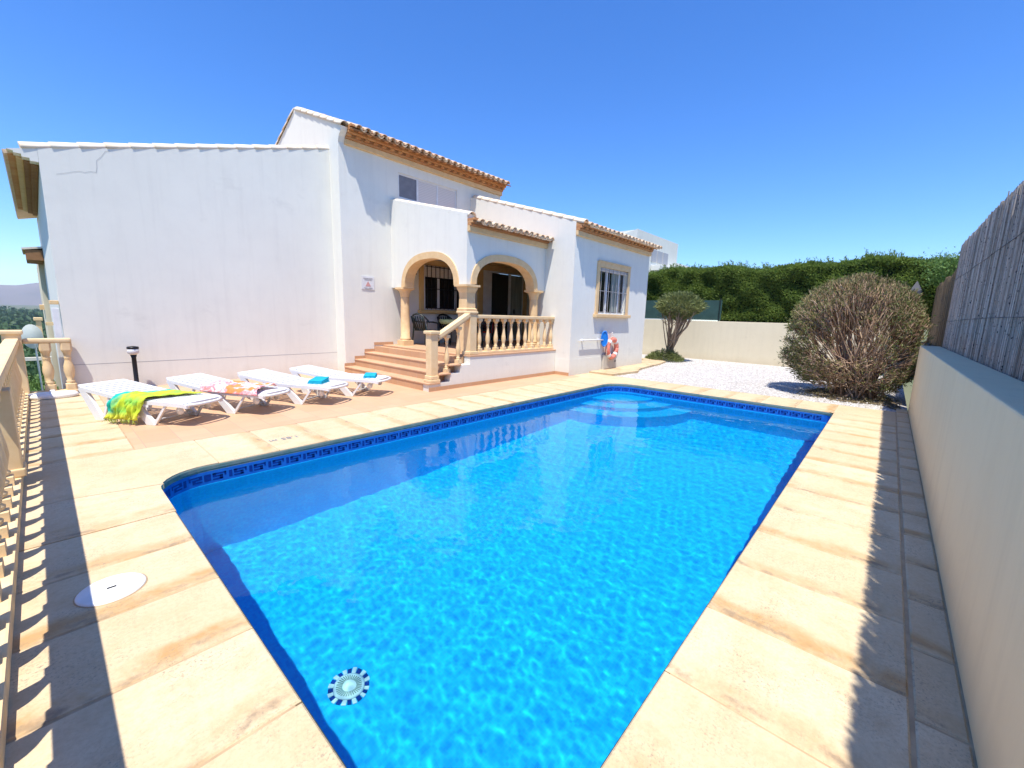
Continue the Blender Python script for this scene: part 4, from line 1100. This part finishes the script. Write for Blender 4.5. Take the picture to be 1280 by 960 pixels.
# forested valley beyond
n=30000; t=rng.random(n)**1.0; y=38*(2600/38)**t; x=y*rng.uniform(-.14,.10,n)
def gzv(x,y): return np.maximum(-40,-1.0-.16*(np.maximum(0,y-11)*.5+np.maximum(0,-x)*.3))
sc=np.clip(y*.011,.5,11)
base=gzv(x,y); lump=np.array([mnoise.noise(Vector((a/(6+b*.05),math.log(b)*7,0))) for a,b in zip(x,y)])
zz=base+sc*(.9+1.6*lump)*rng.uniform(.3,1,n)
P=np.stack([x,y,zz],-1); D=rng.normal(size=(n,3))+np.array([0,-.3,.5]); V,F=leaves(P,D,sc*rng.uniform(.5,1.1,n),sc*rng.uniform(.35,.8,n))
quads_mesh('valley_forest',V,F,M['forest'],kind='stuff')

# ------------------------------------------------------------------ loungers
def lounger_proto():
    root=thing('sun_lounger','','sun lounger',(0,0,0))
    L=1.86; W=.30
    def zprof(s): return .36+.10*max(0,(.72-s)/.72)**1.0 if s<.72 else (.36-.03*min(1,(s-.72)/.2) if s<1.65 else .33-.05*((s-1.65)/.2)**2)
    P=[]
    # side rails
    for sd in (-1,1):
        mb=MB(); ss=[0,.1,.3,.5,.72,.9,1.2,1.5,1.65,1.74,1.80]
        for a,b in zip(ss[:-1],ss[1:]):
            wa=W*(.88 if a<.05 else 1)*(1 if a<1.7 else .93); wb=W*(1 if b<1.7 else .93)*(1 if b<1.79 else .9)
            za,zb_=zprof(a),zprof(b); t=.05
            y0a,y1a=sd*wa-.025,sd*wa+.025; y0b,y1b=sd*wb-.025,sd*wb+.025
            mb.faces([(a,y0a,za-t),(a,y1a,za-t),(a,y1a,za),(a,y0a,za),(b,y0b,zb_-t),(b,y1b,zb_-t),(b,y1b,zb_),(b,y0b,zb_)],[(0,1,2,3),(7,6,5,4),(0,4,5,1),(1,5,6,2),(2,6,7,3),(3,7,4,0)],0)
        P.append(('side_rail',mb))
    mb=MB()   # head panel slats
    s=.0
    k=0
    while s<.70:
        w=.062 if k else .13
        z0,z1=zprof(s)+.012,zprof(s+w)+.012
        mb.slab([(s,-W*.97,z0),(s,W*.97,z0),(s+w,W*.97,z1),(s+w,-W*.97,z1)],(.1,0,1),.022); s+=w+.024; k+=1
    P.append(('back_panel',mb))
    mb=MB(); s=.73
    while s<1.76:
        w=.064 if s<1.6 else .16; z0,z1=zprof(s)+.010,zprof(min(s+w,1.84))+.010; e=1 if s<1.65 else .95
        mb.slab([(s,-W*.97,z0),(s,W*.97,z0),(s+w,W*.97*e,z1),(s+w,-W*.97*e,z1)],(0,0,1),.022); s+=w+.024
    mb.tube([(1.80,-W*.84,.30),(1.84,-W*.5,.295),(1.85,0,.295),(1.84,W*.5,.295),(1.80,W*.84,.30)],.022,7)
    P.append(('seat_panel',mb))
    # V legs : a broad plank down and a thin strut back up
    for sd in (-1,1):
        for (a,f,b) in ((.06,.36,.56),(.92,1.24,1.50)):
            mb=MB(); y0,y1=sd*(W+.002)-.022,sd*(W+.002)+.026
            za=zprof(a)-.03; zb_=zprof(b)-.045
            mb.prism([(a-.02,za),(a+.085,za+.02),(f+.04,.045),(f+.06,0),(f-.07,0)],'y',y0,y1)
            mb.prism([(f+.02,0),(f+.065,0),(b+.015,zb_),(b-.02,zb_)],'y',sd*W-.012,sd*W+.014)
            P.append(('leg',mb))
    for s in (.36,1.24): mb=MB(); mb.tube([(s,-W,.05),(s,W,.05)],.012,6); P.append(('cross_brace',mb))
    mb=MB(); mb.box(1.45,1.62,-W*.8,W*.8,.26,.285); P.append(('tail_brace',mb))
    for sd in (-1,1):
        mb=MB(); mb.lathe([(.0,-.015),(.05,-.015),(.055,0),(.05,.015),(.0,.015)],(0,0,0),12)
        v=[(1.60+p[0],sd*.20+p[2],.20+p[1]) for p in mb.v]; mb.v=v; mb.box(1.585,1.615,sd*.20-.02,sd*.20+.02,.20,.27); P.append(('wheel',mb))
    for nm,mb in P:
        o=mb.build(nm,M['plastic']); child_local(o,root)
    return root
def copy_tree(o,parent=None):
    c=o.copy(); COL.objects.link(c)
    if parent: c.parent=parent
    for ch in [x for x in bpy.data.objects if x.parent==o and x!=c]: copy_tree(ch,c)
    return c
LA=math.atan2(-.866,.5)
LG='white sun loungers in a row on the terrace'
spots=[((.52,8.48),LA,'white plastic sun lounger draped with the yellow-green sarong, nearest the corner balustrade'),
       ((1.50,8.55),LA-.03,'white plastic sun lounger with the pink and orange throw lying on it'),
       ((2.48,8.56),LA-.02,'white sun lounger with a folded turquoise towel, next to the pink throw'),
       ((3.36,8.66),LA+.05,'white plastic sun lounger closest to the porch steps')]
proto=lounger_proto(); LO=[]
for i,((x,y),a,lab) in enumerate(spots):
    o=proto if i==0 else copy_tree(proto)
    o.location=(x,y,.002); o.rotation_euler=(0,0,a); o['label']=lab; o['group']=LG; LO.append(o)
def loc2w(i,p):
    (x,y),a,_=spots[i]; c,s=math.cos(a),math.sin(a); return (x+p[0]*c-p[1]*s,y+p[0]*s+p[1]*c,p[2]+.002)
# sarong: cloth sheet lying over lounger 1 and hanging over its near side
def cloth(name,i,prof,s0,s1,mat,label,cat,seed,crumple=.012,skew=0,ns=46,fr=False):
    """prof: list of (lateral, z) across; s along lounger"""
    rg=random.Random(seed); k=len(prof); V=[];cum=[0]
    for a,b in zip(prof[:-1],prof[1:]): cum.append(cum[-1]+math.hypot(b[0]-a[0],b[1]-a[1]))
    T=cum[-1]; nt_=30; UV=[]
    def at(t):
        d=t*T
        for q in range(k-1):
            if d<=cum[q+1]+1e-9:
                f=(d-cum[q])/(cum[q+1]-cum[q]); return prof[q][0]+(prof[q+1][0]-prof[q][0])*f, prof[q][1]+(prof[q+1][1]-prof[q][1])*f
        return prof[-1]
    for a in range(ns+1):
        for b in range(nt_+1):
            t=b/nt_; u=a/ns; l,z=at(t)
            gather=1-.25*t if fr else 1
            s=s0+(s1-s0)*(.5+(u-.5)*gather)+skew*t+.05*math.sin(t*5+seed)*(.5 if fr else 1)
            w=mnoise.noise(Vector((u*7+seed,t*3.0,0)))+.6*mnoise.noise(Vector((u*17+seed,t*7,4)))
            cr=crumple*(1.0+ (1.2*t if fr else 0))
            V.append(loc2w(i,(s,l-(abs(w)*cr*2.2 if (fr and z<.33) else 0),z+.012+abs(w)*cr*(1 if z>.33 else .2))))
            UV.append((u,t))
    mb=MB()
    for a in range(ns):
        for b in range(nt_):
            q=[a*(nt_+1)+b,(a+1)*(nt_+1)+b,(a+1)*(nt_+1)+b+1,a*(nt_+1)+b+1]
            mb.f.append(tuple(q)); mb.m.append(0); mb.uv.append([UV[z] for z in q]); mb.smooth.append(True)
    mb.v=V
    root=thing(name,label,cat,loc2w(i,((s0+s1)/2,0,.36)))
    o=mb.build('cloth',mat,root)
    md=o.modifiers.new('s','SOLIDIFY'); md.thickness=.006
    if fr:
        fb=MB()
        for a in range(ns*2+1):
            u=a/(ns*2); idx=int(u*ns)*(nt_+1)+nt_; p=Vector(V[idx]); nx_=Vector(V[min(int(u*ns)+1,ns)*(nt_+1)+nt_]); p=p.lerp(nx_,(u*ns)%1)
            fb.tube([p,p+Vector((rg.gauss(0,.006),rg.gauss(0,.006),-.03)),p+Vector((rg.gauss(0,.012),rg.gauss(0,.012),-.055))],[.003,.0025,.0015],3)
        fb.build('fringe',M['yel'],root)
    return root
def sarong():
    m,nt,b=newmat('sarong_cloth'); uv=nt.nodes.new('ShaderNodeUVMap').outputs[0]; sp=nt.nodes.new('ShaderNodeSeparateXYZ'); nt.links.new(uv,sp.inputs[0]); p=wpos(nt)
    wob=math_(nt,'ADD',sp.outputs[0],math_(nt,'MULTIPLY',noise(nt,6,4,vec=p),.5))
    f1=ramp(nt,wob,.42,.56); col=mix(nt,f1,(.01,.42,.33),(.46,.60,.03))
    f2=ramp(nt,noise(nt,5,5,vec=p),.5,.62); col=mix(nt,math_(nt,'MULTIPLY',f2,.7),col,(.14,.52,.10))
    f3=ramp(nt,sp.outputs[1],.88,.95); col=mix(nt,f3,col,(.62,.66,.06))
    nt.links.new(col,b.inputs['Base Color']); b.inputs['Roughness'].default_value=.9; bump(nt,b,noise(nt,160,2,vec=p),.3,.003); return m
M['yel']=simple('yellow_fringe',(.60,.66,.12),(.35,.5,.12),30,.9,0)
def throw():
    m,nt,b=newmat('pink_throw'); uv=nt.nodes.new('ShaderNodeUVMap').outputs[0]; p=wpos(nt)
    v=noise(nt,9,5,.7,vec=p,dist=1.0); col=mix(nt,ramp(nt,v,.44,.54),(.72,.22,.24),(.78,.62,.58))
    w=noise(nt,3,2,vec=mapping(nt,p,(1,1,1),loc=(4,2,0))); col=mix(nt,ramp(nt,w,.56,.60),col,(.80,.24,.07))
    nt.links.new(col,b.inputs['Base Color']); b.inputs['Roughness'].default_value=.95; bump(nt,b,noise(nt,120,2,vec=p),.3,.003); return m
cloth('sarong',0,[(.24,.345),(.0,.35),(-.30,.37),(-.345,.34),(-.37,.12),(-.38,.06)],.86,1.50,sarong(),'yellow-green and teal fringed sarong draped over the side of the first lounger','sarong',3,.030,-.34,fr=True)
cloth('throw',1,[(.18,.365),(.05,.38),(-.22,.38),(-.31,.37),(-.345,.30)],.62,1.66,throw(),'crumpled pink and orange throw spread along the second lounger','throw',9,.045,.05)
def folded(i,s,l,sz,ht,label,rot):
    root=thing('folded_towel',label,'towel',loc2w(i,(s,l,.35)),group='folded turquoise towels on the loungers')
    mb=MB()
    for k in range(3):
        w=sz*(1-.03*k); x0,y0=-w/2+random.uniform(-.008,.008),-w*.42
        b=MB(); b.box(x0,x0+w,y0,y0+w*.84,k*ht/3,k*ht/3+ht/3*.94,bev=ht/7)
        c,s_=math.cos(rot),math.sin(rot)
        vs=[(p[0]*c-p[1]*s_,p[0]*s_+p[1]*c,p[2]*(1+.25*math.sin(p[0]*14))+.0) for p in b.v]
        mb.faces(vs,b.f,0,True)
    mb.v=[(v[0]+root.location[0],v[1]+root.location[1],v[2]+root.location[2]-.012) for v in mb.v]
    mb.build('cloth',M['turq'],root)
folded(2,1.42,-.02,.30,.075,'folded turquoise towel, the bigger and nearer of the two, on the third lounger',.7)
folded(3,1.52,-.02,.27,.06,'smaller folded turquoise towel on the lounger closest to the porch steps',.9)

# ------------------------------------------------------------------ small objects
gl=thing('garden_lamp','black bollard lamp with a clear ring head standing against the white gable wall','lamp',(1.13,10.62,0))
mb=MB(); mb.lathe([(.06,0),(.06,.03),(.036,.05),(.036,.60),(.05,.66)],(1.13,10.62,0),16); mb.build('post',M['black'],gl)
mb=MB(); mb.lathe([(.052,.66),(.085,.69),(.085,.77)],(1.13,10.62,0),18); mb.build('diffuser',simple('milky_diffuser',(.62,.62,.62),None,5,.25,0),gl)
mb=MB(); mb.lathe([(.088,.771),(.092,.785),(.085,.81),(.03,.822)],(1.13,10.62,0),18); mb.build('cap',M['black'],gl)
ub=thing('parasol_base','white oval parasol base lying empty on the deck by the corner balustrade','parasol base',(.03,10.46,0))
mb=MB(); mb.lathe([(.29,0),(.31,.02),(.31,.05),(.28,.085),(.08,.10),(.03,.102)],(0.03,10.44,.0),28); 
mb.v=[(.03+(v[0]-.03)*1.0,10.44+(v[1]-10.44)*.62,v[2]) for v in mb.v]; mb.build('body',M['lid'],ub)
mb=MB(); mb.lathe([(.035,.10),(.035,.13),(.025,.13)],(.03,10.44,0),14); mb.build('tube_socket',M['lid'],ub)
dp=thing('downpipe','white square downpipe at the left corner of the villa','downpipe',(.22,10.93,0))
mb=MB(); mb.box(.165,.255,10.90,10.99,-1.0,1.50,bev=.008); mb.build('pipe',M['alu'],dp)
sk=thing('skimmer_cover','round white skimmer lid set in the left deck slabs','cover',(.12,3.1,0))
mb=MB(); mb.lathe([(.148,-.005),(.148,.006),(.140,.012),(.05,.014),(.0,.014)],(.12,3.10,0),40); mb.build('disc',M['lid'],sk)
mb=MB(); mb.lathe([(.154,-.004),(.154,.002),(.148,.003)],(.12,3.10,0),40); mb.build('rim',M['mortar'],sk)
mb=MB(); mb.box(.10,.14,3.092,3.108,.0142,.0155); mb.build('finger_slot',M['dark'],sk)
# main drain on the pool floor
dr_=thing('main_drain','round white main drain grate with a checked blue rim on the pool floor','drain',(1.29,2.71,FZ))
mb=MB(); mb.lathe([(.115,0),(.115,.012),(.10,.018),(.0,.02)],(1.29,2.71,FZ+.004),36); mb.build('grate',M['drain_white'],dr_)
mb=MB()
for i in range(24):
    a=2*PI*i/24; 
    if i%2: 
        q=[(r*math.cos(a+s),r*math.sin(a+s)) for r,s in ((.117,-.12),(.155,-.10),(.155,.10),(.117,.12))]; mb.prism([(1.29+p[0],2.71+p[1]) for p in q],'z',FZ+.003,FZ+.010)
mb.build('rim_teeth',M['drain_white'],dr_)
mb=MB()
for i in range(24):
    a=2*PI*i/24
    if not i%2:
        q=[(r*math.cos(a+s),r*math.sin(a+s)) for r,s in ((.117,-.12),(.152,-.10),(.152,.10),(.117,.12))]; mb.prism([(1.29+p[0],2.71+p[1]) for p in q],'z',FZ+.003,FZ+.008)
mb.build('rim_checks',M['navy'],dr_)
mb=MB()
for i in range(32):
    a=2*PI*i/32; c_,s_=math.cos(a),math.sin(a)
    for r0,r1,w in ((.055,.095,.0035),):
        q=[(r0*c_-w*s_,r0*s_+w*c_),(r0*c_+w*s_,r0*s_-w*c_),(r1*c_+w*s_,r1*s_-w*c_),(r1*c_-w*s_,r1*s_+w*c_)]; mb.prism([(1.29+p[0],2.71+p[1]) for p in q],'z',FZ+.018,FZ+.0255)
mb.build('slots',M['teal'],dr_)
for o_ in dr_.children: o_.cycles.is_caustics_receiver=True
# return jets on the long pool wall
# lifebuoy, pole, cabinet
cb=thing('pump_cabinet','small grey-beige service cabinet set in the wing wall under the lifebuoy','cabinet',(11.6,6.37,0))
mb=MB(); mb.box(11.22,11.98,6.30,6.375,.03,.50,bev=.012); mb.build('body',M['greybox'],cb)
mb=MB(); mb.box(11.27,11.93,6.288,6.299,.07,.46,bev=.004); mb.build('door',M['greybox'],cb)
mb=MB(); mb.box(11.88,11.905,6.275,6.287,.24,.30); mb.build('handle',M['black'],cb)
lbuoy=thing('lifebuoy','faded red and white lifebuoy with grab rope hanging on the wing wall under the window','lifebuoy',(11.62,6.28,.66))
def torus(mb,c,R_,r,a0,a1,n,m=0,sy=1):
    pts=[(c[0]+R_*math.cos(a0+(a1-a0)*i/n),c[1],c[2]+R_*math.sin(a0+(a1-a0)*i/n)) for i in range(n+1)]
    mb.tube(pts,r,10,m)
BC=(11.62,6.27,.68)
mb=MB(); torus(mb,BC,.27,.072,0,2*PI,40); mb.build('ring',M['buoy'],lbuoy)
for k in range(4):
    mb=MB(); torus(mb,BC,.27,.0755,PI/4+k*PI/2-.16,PI/4+k*PI/2+.16,5); mb.build('band',M['lid'],lbuoy)
mb=MB()
pts=[]
for i in range(65):
    a=2*PI*i/64; rr=.355+.03*abs(math.sin(2*a)); pts.append((BC[0]+rr*math.cos(a),BC[1]-.02,BC[2]+rr*math.sin(a)-.03*abs(math.sin(2*a))))
mb.tube(pts,.008,5); mb.tube([(11.62,6.25,1.03),(11.63,6.31,1.16)],.008,5); mb.build('grab_rope',M['rope'],lbuoy)
mb=MB(); mb.tube([(11.62,6.38,1.12),(11.62,6.29,1.13),(11.62,6.28,1.16)],.01,6); mb.build('hook',M['alu'],lbuoy)
sp_=thing('skimmer_net','white telescopic pool pole with a blue net head fixed level on the wing wall','pool net',(10.4,6.32,.97))
mb=MB(); mb.tube([(9.85,6.30,.965),(10.5,6.30,.96),(11.12,6.30,.945)],.019,10); mb.build('pole',M['lid'],sp_)
mb=MB()
for x in (10.05,10.9): mb.box(x-.02,x+.02,6.305,6.38,.93,.99)
mb.build('brackets',M['alu'],sp_)
mb=MB()
pts=[(11.12+.085*math.sin(a),6.27-.05*math.sin(a),.98+.22*math.cos(a)) for a in [2*PI*i/28 for i in range(29)]]
mb.tube(pts,.022,8); mb.poly(pts[:-1]); mb.poly([(p[0],p[1]+.01,p[2]) for p in pts[:-1]][::-1]); mb.build('net_head',M['blue'],sp_)
# pool-rules sign
sg=thing('pool_rules_sign','small white notice with a red emblem on the wall left of the porch','sign',(5.9,10.39,2.32))
mb=MB(); mb.box(5.70,6.06,10.385,10.397,2.16,2.50,bev=.003); mb.build('board',M['alu'],sg)
mb=MB()
for a,b,z,h in ((5.75,6.01,2.44,.022),(5.78,5.98,2.405,.014),(5.76,5.86,2.20,.014),(5.89,6.0,2.20,.014),(5.79,5.97,2.178,.010)): mb.box(a,b,10.381,10.3845,z-h/2,z+h/2)
mb.build('text_lines',simple('faint_print',(.40,.40,.42),None),sg)
mb=MB(); mb.prism([(5.80,2.24),(5.96,2.24),(5.88,2.37)],'y',10.381,10.3845); mb.build('red_emblem',simple('pale_red_print',(.62,.34,.32),None),sg)
# depth mark 1.85 m on the coping (reads from the terrace side)
cu=bpy.data.curves.new('depth_mark','FONT'); cu.body='1.85 m'; cu.size=.125; cu.extrude=.0006; cu.align_x='CENTER'; cu.align_y='CENTER'
to=bpy.data.objects.new('tmp',cu); COL.objects.link(to); bpy.context.view_layer.update()
me=bpy.data.meshes.new_from_object(to.evaluated_get(bpy.context.evaluated_depsgraph_get())); bpy.data.objects.remove(to)
me.materials.clear(); me.materials.append(M['text'])
o=bpy.data.objects.new('depth_mark',me); o.location=(1.89,5.45,.0035); o.rotation_euler=(0,0,PI); link(o,kind='structure')

# porch furniture: monobloc chairs round a table with a cloth
def armchair():
    root=thing('garden_chair','','chair',(0,0,0)); P=[]
    mb=MB(); mb.box(-.22,.22,-.21,.22,.40,.43,bev=.012); P.append(('seat',mb))
    mb=MB()
    for i in range(7):
        a=-.5+i*1.0/6; x=.24*math.sin(a*1.9)/math.sin(.95); mb.tube([(x*.8,.20,.43),(x,.27,.66),(x,.31,.80)],.022,5)
    mb.tube([(-.27,.10,.64),(-.26,.24,.76),(-.16,.31,.84),(0,.33,.87),(.16,.31,.84),(.26,.24,.76),(.27,.10,.64)],.024,7); P.append(('backrest',mb))
    for sx in (-1,1):
        mb=MB(); mb.tube([(sx*.27,.22,.66),(sx*.29,.0,.65),(sx*.27,-.22,.62)],[.02,.024,.02],7); P.append(('armrest',mb))
        for sy in (-1,1):
            mb=MB(); mb.tube([(sx*.28,sy*.25,0),(sx*.26,sy*.22,.40),(sx*.27,sy*.20,.63 if sy<0 else .66)],[.018,.024,.018],7); P.append(('leg',mb))
    for nm,mb in P: child_local(mb.build(nm,M['dark_plastic']),root)
    return root
ch0=armchair(); chairs=[((7.25,9.75),PI/2+.1,'dark plastic armchair left of the porch table, nearest the stairs'),((8.35,10.0),0.1,'dark plastic armchair behind the porch table, back to the window wall'),((8.0,8.75),PI,'dark plastic armchair at the near side of the porch table, behind the balusters'),((9.0,9.35),-PI/2,'dark plastic armchair right of the porch table with a red towel')]
for i,((x,y),a,lab) in enumerate(chairs):
    o=ch0 if i==0 else copy_tree(ch0); o.location=(x,y,FLZ+.001); o.rotation_euler=(0,0,a); o['label']=lab; o['group']='dark plastic armchairs on the porch'
pt=thing('porch_table','round dark plastic table in the porch with chairs around it','table',(8.1,9.45,FLZ))
mb=MB(); mb.lathe([(.44,.69),(.46,.70),(.46,.72),(.44,.725)],(8.1,9.45,FLZ),28); mb.build('tabletop',M['dark_plastic'],pt)
for a in range(4):
    mb=MB(); q=a*PI/2+.4; mb.tube([(8.1+.36*math.cos(q),9.45+.36*math.sin(q),FLZ),(8.1+.30*math.cos(q),9.45+.30*math.sin(q),FLZ+.69)],[.018,.028],7); mb.build('leg',M['dark_plastic'],pt)
mb=MB(); ring=[]
for i in range(33):
    a=2*PI*i/32; ring.append((8.1+(.40)*math.cos(a),9.45+.40*math.sin(a)))
mb.lathe([(.43,.60),(.475,.66),(.475,.729),(.46,.733),(.0,.734)],(8.1,9.45,FLZ),32)
mb.build('tablecloth',simple('green_cloth',(.30,.40,.13),(.52,.55,.30),9,.9,.2),label='light green cloth lying on the round porch table',cat='tablecloth')
mb=MB(); bx=9.22; mb.slab([(8.98,9.12,1.30),(9.30,9.12,1.50),(9.30,9.58,1.50),(8.98,9.58,1.30)],(-.5,0,1),.02)
mb.v=[(9.32+ (0.012 if i%2 else -.012),9.12+.46*(k/7),z) for k in range(8) for i,z in enumerate((1.02,1.56))]; mb.f=[];mb.m=[];mb.uv=[];mb.smooth=[]
for k in range(7): mb.f.append((2*k,2*k+2,2*k+3,2*k+1)); mb.m.append(0); mb.uv.append([(0,0)]*4); mb.smooth.append(True)
o=mb.build('red_towel',M['red'],label='red towel hanging over the back of the rightmost porch chair',cat='towel'); md=o.modifiers.new('s','SOLIDIFY'); md.thickness=.012

# ------------------------------------------------------------------ light, sky, camera
sd=Vector((-.305,-.222,1.0)).normalized()
el=math.asin(sd.z); az=math.atan2(sd.x,sd.y)
L=bpy.data.lights.new('Sun','SUN'); L.energy=5.0; L.angle=math.radians(.53); L.color=(1,.945,.86)
lo=bpy.data.objects.new('Sun',L); lo.rotation_euler=(-sd).to_track_quat('-Z','Y').to_euler(); lo.location=(-3,-3,12); COL.objects.link(lo)
L.cycles.is_caustics_light=True
w=bpy.data.worlds.new('World'); S.world=w; w.use_nodes=True; nt=w.node_tree
sky=nt.nodes.new('ShaderNodeTexSky'); sky.sky_type='NISHITA'; sky.sun_disc=False; sky.sun_elevation=el; sky.sun_rotation=az
sky.air_density=1.0; sky.dust_density=.1; sky.ozone_density=6; sky.altitude=100
hs=nt.nodes.new('ShaderNodeHueSaturation'); hs.inputs['Saturation'].default_value=1.22; hs.inputs['Value'].default_value=1.5; hs.inputs['Hue'].default_value=.507
nt.links.new(sky.outputs[0],hs.inputs['Color']); nt.links.new(mix(nt,1.0,hs.outputs[0],(.82,.90,1.0),'MULTIPLY'),nt.nodes['Background'].inputs[0]); nt.nodes['Background'].inputs[1].default_value=.12
cam=bpy.data.cameras.new('Camera'); cam.sensor_width=36; cam.lens=523.94/1280*36; cam.clip_start=.02; cam.clip_end=30000
co=bpy.data.objects.new('Camera',cam); COL.objects.link(co); S.camera=co
R_=Matrix(((0.66733034,-0.7442473,0.02767986),(-0.1027745,-0.12883609,-0.98632584),(0.73763651,0.65536037,-0.16246588)))
rot=Matrix((R_[0],-R_[1],-R_[2])).transposed()
co.matrix_world=Matrix.Translation((0,0,1.6))@rot.to_4x4()
S.view_settings.view_transform='Standard'; S.view_settings.look='None'; S.view_settings.exposure=.5; S.view_settings.gamma=1
S.view_settings.use_curve_mapping=False
S.cycles.max_bounces=8; S.cycles.diffuse_bounces=4; S.cycles.glossy_bounces=4; S.cycles.transmission_bounces=6; S.cycles.transparent_max_bounces=8
S.cycles.caustics_reflective=False; S.cycles.caustics_refractive=True; S.cycles.sample_clamp_indirect=6
S.cycles.use_denoising=True

# ------------------------------------------------------------------ air
hz_=MB(); hz_.box(-6500,6500,-3500,10500,-80,320); HM=bpy.data.materials.new('air'); HM.use_nodes=True; nt=HM.node_tree
for n_ in list(nt.nodes):
    if n_.type!='OUTPUT_MATERIAL': nt.nodes.remove(n_)
pv=nt.nodes.new('ShaderNodeVolumePrincipled'); pv.inputs['Color'].default_value=(.72,.84,1,1); pv.inputs['Density'].default_value=7e-5; pv.inputs['Anisotropy'].default_value=.2
nt.links.new(pv.outputs[0],nt.nodes['Material Output'].inputs['Volume'])
hz_.build('haze',HM,kind='stuff')
S.cycles.volume_bounces=0
